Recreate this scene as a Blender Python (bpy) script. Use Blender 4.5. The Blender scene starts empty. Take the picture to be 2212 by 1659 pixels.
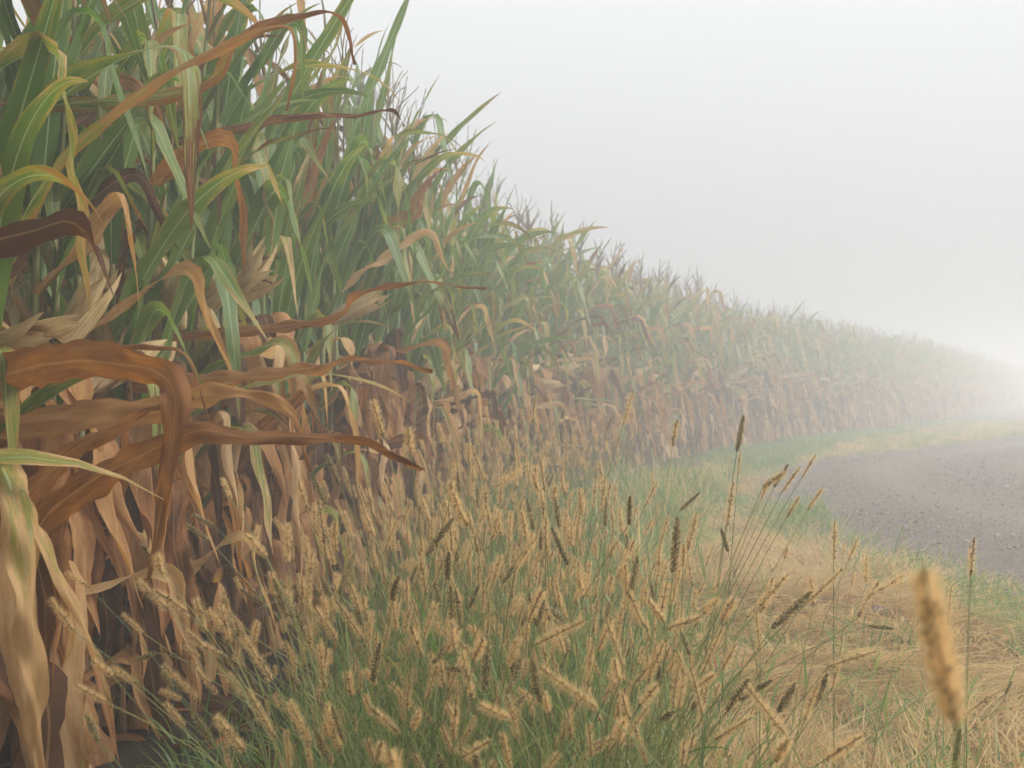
import bpy, math
import numpy as np
from mathutils import Vector, Matrix

rng = np.random.default_rng(11)
PI = math.pi
R = math.radians
scene = bpy.context.scene
COL = scene.collection

# ---------------------------------------------------------------- camera, sky, sun, exposure
CAM_H = 1.0
FPX = 1100.0                     # focal length in pixels of a 1024 wide picture
PITCH = 0.36
cam_d = bpy.data.cameras.new('camera')
cam = bpy.data.objects.new('camera', cam_d)
COL.objects.link(cam)
cam.location = (0, 0, CAM_H)
cam.rotation_euler = (R(90 + PITCH), 0, 0)
cam_d.sensor_width = 36.0
cam_d.lens = 36.0 * FPX / 1024.0
cam_d.clip_start = 0.02
cam_d.clip_end = 2000
cam_d.dof.use_dof = True
cam_d.dof.focus_distance = 3.0
cam_d.dof.aperture_fstop = 6.4
scene.camera = cam

SUN_ELEV, SUN_AZ = 30.0, 92.0     # azimuth to the right of the view direction (+Y)
world = bpy.data.worlds.new('World')
scene.world = world
world.use_nodes = True
wn = world.node_tree
wn.nodes.clear()
w_out = wn.nodes.new('ShaderNodeOutputWorld')
w_add = wn.nodes.new('ShaderNodeAddShader')
w_sky = wn.nodes.new('ShaderNodeTexSky')
w_sky.sky_type = 'NISHITA'
w_sky.sun_disc = False
w_sky.sun_elevation = R(SUN_ELEV)
w_sky.sun_rotation = R(SUN_AZ)
w_sky.dust_density = 0.5
w_sky.air_density = 1.0
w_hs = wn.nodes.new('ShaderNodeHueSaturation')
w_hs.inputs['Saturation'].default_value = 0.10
w_hs.inputs['Value'].default_value = 0.15            # turns the clear sky down so its horizon glow stays weak
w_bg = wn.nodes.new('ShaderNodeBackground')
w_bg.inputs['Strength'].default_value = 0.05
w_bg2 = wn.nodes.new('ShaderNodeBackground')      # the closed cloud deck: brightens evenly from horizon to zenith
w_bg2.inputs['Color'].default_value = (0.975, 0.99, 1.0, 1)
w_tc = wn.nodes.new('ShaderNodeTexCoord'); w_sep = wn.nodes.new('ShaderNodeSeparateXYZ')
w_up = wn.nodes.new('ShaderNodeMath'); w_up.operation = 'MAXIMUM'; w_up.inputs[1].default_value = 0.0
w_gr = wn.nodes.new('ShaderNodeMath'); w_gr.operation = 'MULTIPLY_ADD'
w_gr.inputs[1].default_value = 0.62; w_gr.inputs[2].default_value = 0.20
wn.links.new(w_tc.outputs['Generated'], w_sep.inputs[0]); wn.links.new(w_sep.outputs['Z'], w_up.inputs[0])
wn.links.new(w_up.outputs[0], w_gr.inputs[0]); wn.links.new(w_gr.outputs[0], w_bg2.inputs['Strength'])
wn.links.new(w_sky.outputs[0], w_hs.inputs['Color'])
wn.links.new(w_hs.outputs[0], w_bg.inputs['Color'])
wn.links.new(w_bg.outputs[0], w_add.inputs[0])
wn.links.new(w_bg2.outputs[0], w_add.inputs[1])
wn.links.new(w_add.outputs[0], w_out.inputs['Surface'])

sun_d = bpy.data.lights.new('sun', 'SUN')
sun = bpy.data.objects.new('sun', sun_d)
COL.objects.link(sun)
sun_d.energy = 1.5
sun_d.angle = R(25)
sun_d.color = (1.0, 0.96, 0.9)
sdir = Vector((math.sin(R(SUN_AZ)) * math.cos(R(SUN_ELEV)), math.cos(R(SUN_AZ)) * math.cos(R(SUN_ELEV)), math.sin(R(SUN_ELEV))))
sun.rotation_euler = sdir.to_track_quat('Z', 'Y').to_euler()
sun.location = sdir * 50

vs = scene.view_settings
vs.view_transform = 'Standard'
vs.look = 'None'
vs.gamma = 1.0
vs.exposure = 1.1
vs.use_curve_mapping = False
cy = scene.cycles
cy.use_denoising = True
try:
    cy.denoiser = 'OPENIMAGEDENOISE'
    cy.denoising_input_passes = 'RGB_ALBEDO_NORMAL'
    cy.denoising_prefilter = 'ACCURATE'
except Exception:
    pass
cy.use_adaptive_sampling = True
cy.adaptive_threshold = 0.04
cy.max_bounces = 6
cy.diffuse_bounces = 4
cy.glossy_bounces = 2
cy.transmission_bounces = 5
cy.volume_bounces = 4
cy.transparent_max_bounces = 8
cy.caustics_reflective = False
cy.caustics_refractive = False
cy.sample_clamp_indirect = 6.0

# ---------------------------------------------------------------- small tools
def px(x, y, d):
    """point seen at (x, y) of the 2212 x 1659 view of the photograph, d metres ahead"""
    X = (x - 1106.0) / 2212.0 * 1024.0 / FPX * d
    Y = -(y - 829.5) / 2212.0 * 1024.0 / FPX * d
    c, s = math.cos(R(PITCH)), math.sin(R(PITCH))
    return Vector((X, d * c - Y * s, CAM_H + d * s + Y * c))

def tag(o, label=None, cat=None, group=None, kind=None):
    if label: o['label'] = label
    if cat: o['category'] = cat
    if group: o['group'] = group
    if kind: o['kind'] = kind
    return o

def link(name, data, parent=None):
    o = bpy.data.objects.new(name, data)
    COL.objects.link(o)
    if parent is not None:
        o.parent = parent
    return o

def smooth(a, b, x):
    t = np.clip((x - a) / (b - a), 0, 1)
    return t * t * (3 - 2 * t)

class MB:
    """collects pieces of surface with the point attributes u, v, dry, rnd"""
    def __init__(self):
        self.v, self.f, self.a, self.m, self.n = [], [], [], [], 0
    def add(self, verts, faces, u=0, v=0, dry=0, rnd=0, mat=0):
        verts = np.asarray(verts, float).reshape(-1, 3)
        k = len(verts)
        at = np.zeros((k, 4))
        at[:, 0], at[:, 1], at[:, 2], at[:, 3] = u, v, dry, rnd
        self.v.append(verts); self.a.append(at)
        faces = np.asarray(faces, int)
        self.f.append(faces + self.n)
        self.m += [mat] * len(faces)
        self.n += k
        return self
    def merge(self, other, M=None, mat=0):
        v = np.concatenate(other.v)
        if M is not None:
            A = np.array(M)
            v = v @ A[:3, :3].T + A[:3, 3]
        off = self.n
        self.v.append(v); self.a.append(np.concatenate(other.a))
        for f in other.f: self.f.append(f + off)
        self.m += [x + mat for x in other.m]
        self.n += len(v)
    def mesh(self, name, mats):
        v = np.concatenate(self.v); a = np.concatenate(self.a)
        tot = np.concatenate([np.full(len(f), f.shape[1]) for f in self.f])
        idx = np.concatenate([f.ravel() for f in self.f])
        me = bpy.data.meshes.new(name)
        me.vertices.add(len(v)); me.vertices.foreach_set('co', v.astype(np.float32).ravel())
        me.loops.add(len(idx)); me.loops.foreach_set('vertex_index', idx.astype(np.int32))
        me.polygons.add(len(tot))
        st = np.concatenate([[0], np.cumsum(tot)[:-1]]).astype(np.int32)
        me.polygons.foreach_set('loop_start', st)
        try: me.polygons.foreach_set('loop_total', tot.astype(np.int32))
        except Exception: pass
        me.update(calc_edges=True)
        me.polygons.foreach_set('use_smooth', np.ones(len(tot), bool))
        for m in (mats if isinstance(mats, (list, tuple)) else [mats]): me.materials.append(m)
        if len(me.materials) > 1:
            me.polygons.foreach_set('material_index', np.array(self.m, np.int32))
        for i, nm in enumerate(('u', 'v', 'dry', 'rnd')):
            at = me.attributes.new(nm, 'FLOAT', 'POINT')
            at.data.foreach_set('value', a[:, i].astype(np.float32))
        return me

def grid_faces(ns, nu):
    i, j = np.meshgrid(np.arange(ns - 1), np.arange(nu - 1), indexing='ij')
    a = (i * nu + j).ravel()
    return np.stack([a, a + 1, a + nu + 1, a + nu], 1)

def tube(path, rad, sides=6, dry=0, rnd=0, v=None):
    """closed-ring tube round a path"""
    P = np.asarray(path, float); n = len(P)
    T = np.gradient(P, axis=0); T /= np.linalg.norm(T, axis=1)[:, None] + 1e-12
    ref = np.array([0.31, 0.95, 0.05]) if abs(T[0][1]) < 0.8 else np.array([1.0, 0.1, 0.05])
    B = np.cross(T, ref); B /= np.linalg.norm(B, axis=1)[:, None]
    N = np.cross(B, T)
    rad = np.broadcast_to(rad, (n,))
    th = np.linspace(0, 2 * PI, sides, endpoint=False)
    V = P[:, None, :] + rad[:, None, None] * (np.cos(th)[None, :, None] * B[:, None, :] + np.sin(th)[None, :, None] * N[:, None, :])
    i, j = np.meshgrid(np.arange(n - 1), np.arange(sides), indexing='ij')
    a = (i * sides + j).ravel(); b = (i * sides + (j + 1) % sides).ravel()
    F = np.stack([a, b, b + sides, a + sides], 1)
    if v is None: v = np.linspace(0, 1, n)
    vv = np.repeat(v, sides); dd = np.repeat(np.broadcast_to(dry, (n,)), sides)
    return V.reshape(-1, 3), F, np.tile(np.cos(th), n), vv, dd

def add_tube(mb, path, rad, sides=6, dry=0, rnd=0, v=None, mat=0):
    V, F, u, vv, dd = tube(path, rad, sides, dry, rnd, v)
    mb.add(V, F, u, vv, dd, rnd, mat)

# lattice noise for layouts
_lat = rng.random((64, 64))
def vnoise(x, y):
    x = np.asarray(x, float); y = np.asarray(y, float)
    xi, yi = np.floor(x).astype(int), np.floor(y).astype(int)
    fx, fy = x - xi, y - yi
    fx, fy = fx * fx * (3 - 2 * fx), fy * fy * (3 - 2 * fy)
    g = lambda a, b: _lat[a % 64, b % 64]
    return (g(xi, yi) * (1 - fx) + g(xi + 1, yi) * fx) * (1 - fy) + (g(xi, yi + 1) * (1 - fx) + g(xi + 1, yi + 1) * fx) * fy

def catmull(pts, step=0.1):
    P = np.array(pts, float)
    P = np.vstack([2 * P[0] - P[1], P, 2 * P[-1] - P[-2]])
    out = []
    for i in range(1, len(P) - 2):
        n = max(2, int(np.linalg.norm(P[i + 1] - P[i]) / step))
        t = np.linspace(0, 1, n, endpoint=False)[:, None]
        a, b, c, d = P[i - 1], P[i], P[i + 1], P[i + 2]
        out.append(0.5 * (2 * b + (c - a) * t + (2 * a - 5 * b + 4 * c - d) * t ** 2 + (3 * b - a - 3 * c + d) * t ** 3))
    out.append(P[-2][None])
    Q = np.vstack(out)
    T = np.gradient(Q, axis=0); T /= np.linalg.norm(T, axis=1)[:, None]
    S = np.concatenate([[0], np.cumsum(np.linalg.norm(np.diff(Q, axis=0), axis=1))])
    return Q, T, S

CORN = catmull([(-1.9, -9), (-1.75, -4), (-1.55, 0), (-1.33, 2.8), (-1.05, 4.6), (-0.8, 6.2), (-0.42, 8.2), (0.1, 10.6), (1.2, 13.8), (4.4, 21.0), (8.4, 28), (13.2, 36), (20.9, 50), (38, 82), (58, 118)])
ROAD = catmull([(2.45, -9), (2.45, -3), (2.42, 4), (2.34, 8.8), (2.68, 12.0), (3.95, 15.4), (7.6, 20.2), (13.8, 27.6), (21, 38), (29.5, 53), (45, 82), (65, 118)])

def pdist(x, y, curve):
    """signed distance to a curve (positive to the right of its direction) and arc length"""
    Q, T, S = curve
    x = np.asarray(x, float).ravel(); y = np.asarray(y, float).ravel()
    sd = np.empty(len(x)); ss = np.empty(len(x))
    for c0 in range(0, len(x), 2000):
        xs, ys = x[c0:c0 + 2000], y[c0:c0 + 2000]
        d2 = (xs[:, None] - Q[None, :, 0]) ** 2 + (ys[:, None] - Q[None, :, 1]) ** 2
        k = d2.argmin(1)
        dx, dy = xs - Q[k, 0], ys - Q[k, 1]
        sd[c0:c0 + 2000] = np.sign(dx * T[k, 1] - dy * T[k, 0]) * np.sqrt(d2[np.arange(len(k)), k])
        ss[c0:c0 + 2000] = S[k]
    return sd, ss

def on_curve(curve, s, off):
    Q, T, S = curve
    x = np.interp(s, S, Q[:, 0]); y = np.interp(s, S, Q[:, 1])
    tx = np.interp(s, S, T[:, 0]); ty = np.interp(s, S, T[:, 1])
    return x + ty * off, y - tx * off, tx, ty

def gz(x, y):
    """height of the ground"""
    x = np.asarray(x, float); y = np.asarray(y, float)
    return 0.08 * (vnoise(x * 0.9 + 3, y * 0.9) - 0.5) + 0.07 * (vnoise(x * 3.1, y * 3.1 + 9) - 0.5)

# ---------------------------------------------------------------- materials
class NT:
    def __init__(self, name):
        self.mat = bpy.data.materials.new(name)
        self.mat.use_nodes = True
        self.t = self.mat.node_tree
        self.t.nodes.clear()
        self.out = self.t.nodes.new('ShaderNodeOutputMaterial')
    def n(self, typ, **kw):
        nd = self.t.nodes.new(typ)
        for k, v in kw.items(): setattr(nd, k, v)
        return nd
    def put(self, sock, val):
        if isinstance(val, bpy.types.NodeSocket): self.t.links.new(val, sock)
        elif val is not None: sock.default_value = val
    def math(self, op, a, b=None, c=None, clamp=False):
        nd = self.n('ShaderNodeMath', operation=op, use_clamp=clamp)
        for i, v in enumerate((a, b, c)):
            if v is not None: self.put(nd.inputs[i], v)
        return nd.outputs[0]
    def attr(self, nm):
        return self.n('ShaderNodeAttribute', attribute_name=nm).outputs['Fac']
    def mix(self, f, a, b):
        nd = self.n('ShaderNodeMix', data_type='RGBA')
        self.put(nd.inputs[0], f)
        self.put(nd.inputs[6], a if isinstance(a, bpy.types.NodeSocket) else (*a, 1))
        self.put(nd.inputs[7], b if isinstance(b, bpy.types.NodeSocket) else (*b, 1))
        return nd.outputs[2]
    def step(self, x, a, b):
        nd = self.n('ShaderNodeMapRange', interpolation_type='SMOOTHSTEP')
        self.put(nd.inputs[0], x); nd.inputs[1].default_value = a; nd.inputs[2].default_value = b
        return nd.outputs[0]
    def vec(self, x, y, z):
        nd = self.n('ShaderNodeCombineXYZ')
        for i, v in enumerate((x, y, z)): self.put(nd.inputs[i], v)
        return nd.outputs[0]
    def noise(self, vec, scale=1.0, detail=3.0, rough=0.55):
        nd = self.n('ShaderNodeTexNoise')
        if vec is not None: self.put(nd.inputs['Vector'], vec)
        nd.inputs['Scale'].default_value = scale; nd.inputs['Detail'].default_value = detail
        nd.inputs['Roughness'].default_value = rough
        return nd.outputs['Fac']
    def ramp(self, x, stops):
        nd = self.n('ShaderNodeValToRGB')
        e = nd.color_ramp.elements
        e[0].position, e[0].color = stops[0][0], (*stops[0][1], 1)
        e[1].position, e[1].color = stops[-1][0], (*stops[-1][1], 1)
        for p, c in stops[1:-1]:
            q = e.new(p); q.color = (*c, 1)
        self.put(nd.inputs[0], x)
        return nd.outputs[0]
    def bump(self, h, strength=0.3, dist=0.002):
        nd = self.n('ShaderNodeBump')
        nd.inputs['Strength'].default_value = strength; nd.inputs['Distance'].default_value = dist
        self.put(nd.inputs['Height'], h)
        return nd.outputs[0]
    def rand(self, extra=None):
        r = self.n('ShaderNodeObjectInfo').outputs['Random']
        return self.math('FRACT', self.math('ADD', r, extra)) if extra is not None else r
    def finish(self, col, rough=0.5, spec=0.4, transl=0.0, tcol=None, normal=None):
        p = self.n('ShaderNodeBsdfPrincipled')
        self.put(p.inputs['Base Color'], col)
        self.put(p.inputs['Roughness'], rough)
        self.put(p.inputs['Specular IOR Level'], spec)
        if normal is not None: self.put(p.inputs['Normal'], normal)
        sh = p.outputs[0]
        if transl:
            tr = self.n('ShaderNodeBsdfTranslucent')
            self.put(tr.inputs['Color'], tcol if tcol is not None else col)
            mx = self.n('ShaderNodeMixShader')
            self.put(mx.inputs[0], transl)
            self.t.links.new(sh, mx.inputs[1]); self.t.links.new(tr.outputs[0], mx.inputs[2])
            sh = mx.outputs[0]
        self.t.links.new(sh, self.out.inputs['Surface'])
        return self.mat

def mat_corn_leaf(name='corn_leaf', vary=True):
    t = NT(name)
    u, v, dry, r0 = t.attr('u'), t.attr('v'), t.attr('dry'), t.attr('rnd')
    r = t.rand(r0) if vary else r0
    au = t.math('ABSOLUTE', u)
    rz = t.math('MULTIPLY', r, 61.0)
    streak = t.noise(t.vec(t.math('MULTIPLY', u, 19.0), t.math('MULTIPLY', v, 4.0), rz), 1.0, 3.0, 0.6)
    fine = t.noise(t.vec(t.math('MULTIPLY', u, 38.0), t.math('MULTIPLY', v, 1.2), rz), 1.0, 2.0, 0.6)
    blotch = t.noise(t.vec(t.math('MULTIPLY', u, 2.0), t.math('MULTIPLY', v, 9.0), rz), 1.0, 4.0, 0.65)
    edge = t.math('POWER', au, 4.0)
    m = t.math('ADD', dry, t.math('MULTIPLY', t.math('SUBTRACT', blotch, 0.5), 1.1))
    m = t.math('ADD', m, t.math('MULTIPLY', edge, 0.20))
    m = t.math('ADD', m, t.math('MULTIPLY', t.math('SUBTRACT', streak, 0.5), 0.5))
    ymask = t.step(m, 0.22, 0.60)
    dmask = t.step(m, 0.50, 0.68)
    green = t.mix(t.math('ADD', t.math('MULTIPLY', fine, 0.5), t.math('MULTIPLY', r, 0.5)), (0.036, 0.105, 0.022), (0.150, 0.240, 0.040))
    yel = t.mix(r, (0.30, 0.30, 0.05), (0.40, 0.27, 0.06))
    col = t.mix(t.math('MULTIPLY', ymask, 0.75), green, yel)
    bt = t.math('ADD', t.math('ADD', 0.175 if vary else 0.21, t.math('ADD', t.math('MULTIPLY', streak, 0.14 if vary else 0.06), t.math('MULTIPLY', fine, 0.20))), t.math('MULTIPLY', t.math('SUBTRACT', r, 0.5), 0.75))
    bt = t.math('ADD', bt, t.math('MULTIPLY', t.math('SUBTRACT', blotch, 0.5), 0.75 if vary else 0.5))
    bt = t.math('SUBTRACT', bt, t.math('MAXIMUM', t.math('SUBTRACT', dry, 1.3), 0.0))
    brown = t.ramp(bt, [(0.10, (0.080, 0.030, 0.010)), (0.30, (0.275, 0.118, 0.038)), (0.52, (0.44, 0.245, 0.095)), (0.86, (0.64, 0.475, 0.26))])
    col = t.mix(dmask, col, brown)
    rib = t.math('SUBTRACT', 1.0, t.step(au, 0.03, 0.09))
    ribc = t.mix(dmask, (0.40, 0.46, 0.24), (0.45, 0.28, 0.12))
    col = t.mix(t.math('MULTIPLY', rib, t.math('SUBTRACT', 0.7, t.math('MULTIPLY', dmask, 0.35))), col, ribc)
    vor = t.n('ShaderNodeTexVoronoi')
    t.put(vor.inputs['Vector'], t.vec(t.math('MULTIPLY', u, 4.0), t.math('MULTIPLY', v, 110.0), rz))
    spot = t.math('SUBTRACT', 1.0, t.step(vor.outputs['Distance'], 0.10, 0.26))
    spot = t.math('MULTIPLY', spot, t.step(t.noise(t.vec(u, t.math('MULTIPLY', v, 9.0), t.math('ADD', rz, 7.0)), 1.0, 1.0), 0.50, 0.62))
    col = t.mix(t.math('MULTIPLY', spot, 0.55), col, (0.22, 0.10, 0.03))
    rough = t.math('ADD', 0.32, t.math('MULTIPLY', dmask, 0.33))
    hs = t.n('ShaderNodeHueSaturation'); hs.inputs['Saturation'].default_value = 1.1; hs.inputs['Value'].default_value = 1.6
    t.put(hs.inputs['Color'], col)
    return t.finish(col, rough, t.math('SUBTRACT', 0.42, t.math('MULTIPLY', dmask, 0.20)), 0.36, hs.outputs[0], t.bump(fine, 0.5, 0.002))

def mat_stalk():
    t = NT('corn_stalk')
    u, v, dry, r0 = t.attr('u'), t.attr('v'), t.attr('dry'), t.attr('rnd')
    r = t.rand(r0)
    st = t.noise(t.vec(t.math('MULTIPLY', u, 5.0), t.math('MULTIPLY', v, 3.0), t.math('MULTIPLY', r, 40.0)), 1.0, 4.0, 0.6)
    m = t.math('ADD', dry, t.math('MULTIPLY', t.math('SUBTRACT', st, 0.5), 1.2))
    g = t.mix(st, (0.10, 0.14, 0.04), (0.28, 0.30, 0.12))
    b = t.ramp(st, [(0.25, (0.11, 0.045, 0.03)), (0.5, (0.27, 0.15, 0.07)), (0.75, (0.42, 0.30, 0.15))])
    return t.finish(t.mix(t.step(m, 0.35, 0.65), g, b), 0.5, 0.35, normal=t.bump(st, 0.3, 0.002))

def mat_husk():
    t = NT('corn_husk')
    u, v, dry, r0 = t.attr('u'), t.attr('v'), t.attr('dry'), t.attr('rnd')
    r = t.rand(r0); rz = t.math('MULTIPLY', r, 50.0)
    st = t.noise(t.vec(t.math('MULTIPLY', u, 8.0), t.math('MULTIPLY', v, 4.0), rz), 1.0, 4.0, 0.6)
    bl = t.noise(t.vec(u, t.math('MULTIPLY', v, 14.0), rz), 1.0, 3.0, 0.6)
    x = t.math('ADD', t.math('MULTIPLY', st, 0.6), t.math('MULTIPLY', bl, 0.45))
    col = t.ramp(x, [(0.28, (0.22, 0.12, 0.055)), (0.46, (0.52, 0.355, 0.165)), (0.62, (0.70, 0.54, 0.29)), (0.8, (0.76, 0.65, 0.42))])
    return t.finish(col, 0.55, 0.3, 0.25, col, t.bump(st, 0.3, 0.002))

def mat_simple(name, c0, c1, rough=0.6, transl=0.0, scale=20.0, spec=0.3, tmul=1.3):
    t = NT(name)
    r = t.rand(t.attr('rnd'))
    co = t.n('ShaderNodeTexCoord').outputs['Object']
    nz = t.noise(co, scale, 3.0)
    col = t.mix(t.math('ADD', t.math('MULTIPLY', nz, 0.5), t.math('MULTIPLY', t.math('SUBTRACT', r, 0.25), 0.8), clamp=True), c0, c1)
    hs = t.n('ShaderNodeHueSaturation'); hs.inputs['Value'].default_value = tmul
    t.put(hs.inputs['Color'], col)
    return t.finish(col, rough, spec, transl, hs.outputs[0])

def mat_grass():
    t = NT('grass_blade')
    v, dry, r0 = t.attr('v'), t.attr('dry'), t.attr('rnd')
    r = t.rand(r0)
    g = t.mix(r, (0.065, 0.155, 0.04), (0.25, 0.33, 0.07))
    d = t.mix(r, (0.38, 0.265, 0.095), (0.70, 0.54, 0.25))
    red = t.mix(t.step(r, 0.90, 0.94), d, (0.34, 0.10, 0.07))
    m = t.math('ADD', dry, t.math('MULTIPLY', t.math('SUBTRACT', t.math('FRACT', t.math('MULTIPLY', r, 7.3)), 0.5), 0.3))
    col = t.mix(t.step(m, 0.35, 0.7), g, red)
    hs = t.n('ShaderNodeHueSaturation'); hs.inputs['Value'].default_value = 1.5
    t.put(hs.inputs['Color'], col)
    return t.finish(col, 0.36, 0.5, 0.45, hs.outputs[0])

def mat_ground():
    t = NT('ground_soil')
    co = t.n('ShaderNodeTexCoord').outputs['Object']
    dc, gr = t.attr('dc'), t.attr('gr')
    n1 = t.noise(co, 2.2, 6.0, 0.65); n2 = t.noise(co, 38.0, 4.0, 0.65); n3 = t.noise(co, 140.0, 2.0, 0.6)
    soil = t.mix(n2, (0.010, 0.007, 0.005), (0.055, 0.037, 0.025))
    straw = t.mix(n2, (0.075, 0.045, 0.022), (0.36, 0.25, 0.115))
    grn = t.mix(n2, (0.04, 0.085, 0.03), (0.12, 0.16, 0.055))
    ver = t.mix(t.step(t.math('ADD', gr, t.math('MULTIPLY', t.math('SUBTRACT', n1, 0.5), 0.8)), 0.35, 0.65), straw, grn)
    col = t.mix(t.step(t.math('ADD', dc, t.math('MULTIPLY', t.math('SUBTRACT', n1, 0.5), 0.9)), 0.35, 0.95), soil, ver)
    return t.finish(col, 0.9, 0.2, normal=t.bump(t.math('ADD', n2, t.math('MULTIPLY', n3, 0.5)), 0.8, 0.012))

def mat_road():
    t = NT('road_gravel_bed')
    co = t.n('ShaderNodeTexCoord').outputs['Object']
    ac = t.attr('u')
    n1 = t.noise(co, 1.1, 5.0, 0.6); n2 = t.noise(co, 55.0, 4.0, 0.7)
    vo = t.n('ShaderNodeTexVoronoi'); t.put(vo.inputs['Vector'], co); vo.inputs['Scale'].default_value = 60.0
    base = t.ramp(n2, [(0.3, (0.055, 0.044, 0.036)), (0.5, (0.150, 0.124, 0.105)), (0.72, (0.29, 0.247, 0.212))])
    chip = t.n('ShaderNodeSeparateColor'); t.put(chip.inputs[0], vo.outputs['Color'])
    base = t.mix(t.math('MULTIPLY', chip.outputs[0], 0.45), base, (0.235, 0.21, 0.20))
    dust = t.math('MULTIPLY', t.math('ADD', t.attr('dry'), t.math('MULTIPLY', t.math('SUBTRACT', n1, 0.5), 1.0)), 0.6, clamp=True)
    col = t.mix(dust, base, (0.25, 0.205, 0.16))
    return t.finish(col, 0.85, 0.25, normal=t.bump(t.math('SUBTRACT', n2, t.math('MULTIPLY', vo.outputs['Distance'], 1.2)), 0.9, 0.015))

M_LEAF = mat_corn_leaf(); M_LEAF_ONE = mat_corn_leaf('corn_leaf_single', False); M_STALK = mat_stalk(); M_HUSK = mat_husk()
M_TASSEL = mat_simple('corn_tassel', (0.17, 0.125, 0.09), (0.34, 0.27, 0.18), 0.7, 0.15)
M_SILK = mat_simple('corn_silk', (0.035, 0.018, 0.012), (0.08, 0.035, 0.022), 0.8)
M_BRIST = mat_simple('foxtail_bristle', (0.70, 0.49, 0.22), (0.88, 0.69, 0.40), 0.5, 0.6, 30.0, 0.3, 1.15)
M_SPIKD = mat_simple('foxtail_spikelet_dark', (0.060, 0.060, 0.018), (0.22, 0.17, 0.06), 0.6, 0.15, 300.0)
M_SPIKT = mat_simple('foxtail_spikelet_tan', (0.06, 0.03, 0.013), (0.40, 0.28, 0.11), 0.6, 0.2, 260.0)
M_STEM = mat_simple('foxtail_stem', (0.10, 0.16, 0.04), (0.40, 0.37, 0.14), 0.5, 0.2, 4.0, 0.4)
M_GRASS = mat_grass(); M_GROUND = mat_ground(); M_ROAD = mat_road()
M_STONE = mat_simple('road_stone', (0.11, 0.090, 0.072), (0.50, 0.42, 0.35), 0.75, 0.0, 12.0)

# ---------------------------------------------------------------- ground and road
def axis(lim_lo, lim_hi, fine_lo, fine_hi, st):
    a = list(np.arange(fine_lo, fine_hi + 1e-6, st))
    x, s = fine_hi, st
    while x < lim_hi: s *= 1.12; x += s; a.append(min(x, lim_hi))
    x, s = fine_lo, st; lo = []
    while x > lim_lo: s *= 1.12; x -= s; lo.append(max(x, lim_lo))
    return np.array(lo[::-1] + a)
gx = axis(-140, 140, -3.0, 8.0, 0.12); gy = axis(-140, 140, 1.0, 22.0, 0.14)
GX, GY = np.meshgrid(gx, gy, indexing='ij')
dC, _ = pdist(GX, GY, CORN); dR, _ = pdist(GX, GY, ROAD)
GZ = gz(GX, GY).ravel() - 0.16 * smooth(-0.1, 0.5, dR) - 0.01
dC[np.abs(GX.ravel()) + np.abs(GY.ravel()) > 200] = 1.0
def green_amount(x, y, dc, dr):
    """how green the verge is: along the corn, and a band along the road edge"""
    g = 0.70 * (1 - smooth(1.5, 2.3, dc)) + 0.62 * smooth(-0.8, -0.35, dr) * (1 - smooth(9.0, 12.0, np.asarray(y)))
    return g + 0.9 * (vnoise(x * 0.8 + 20, y * 0.55) - 0.5)
gm = MB(); gm.add(np.stack([GX.ravel(), GY.ravel(), GZ], 1), grid_faces(len(gx), len(gy))[:, ::-1])
me = gm.mesh('ground', M_GROUND)
for nm, val in (('dc', dC), ('gr', green_amount(GX.ravel(), GY.ravel(), dC, dR))):
    at = me.attributes.new(nm, 'FLOAT', 'POINT'); at.data.foreach_set('value', val.astype(np.float32))
tag(link('ground', me), 'dark soil under the corn and strawy verge beside the road', None, None, 'structure')

def road_z(o):
    return -0.03 + 0.08 * smooth(0, 1.2, o) + 0.03 * smooth(0.5, 3.0, o) - 0.02 * np.exp(-((o - 1.5) / 0.3) ** 2) - 0.02 * np.exp(-((o - 3.1) / 0.3) ** 2)
Srd = np.unique(np.concatenate([np.arange(3, 40, 0.25), np.arange(40, ROAD[2][-1], 1.0)]))
Ord = np.linspace(-0.35, 6.5, 40)
SS, OO = np.meshgrid(Srd, Ord, indexing='ij')
rx, ry, _, _ = on_curve(ROAD, SS.ravel(), OO.ravel() + 0.35 * (vnoise(SS.ravel() * 1.3, OO.ravel() * 0 + 5) - 0.5) * (OO.ravel() < 0.6))
rz = 0.01 + road_z(OO.ravel()) + 0.02 * (vnoise(rx * 2, ry * 2) - 0.5)
track = np.exp(-((OO.ravel() - 1.5) / 0.45) ** 2) + np.exp(-((OO.ravel() - 3.1) / 0.45) ** 2)
rm = MB(); rm.add(np.stack([rx, ry, rz], 1), grid_faces(len(Srd), len(Ord))[:, ::-1], OO.ravel(), SS.ravel(), 0.20 + 0.85 * track)
tag(link('gravel_road', rm.mesh('gravel_road', M_ROAD)), 'grey gravel road curving to the right into the fog', None, None, 'structure')

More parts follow.
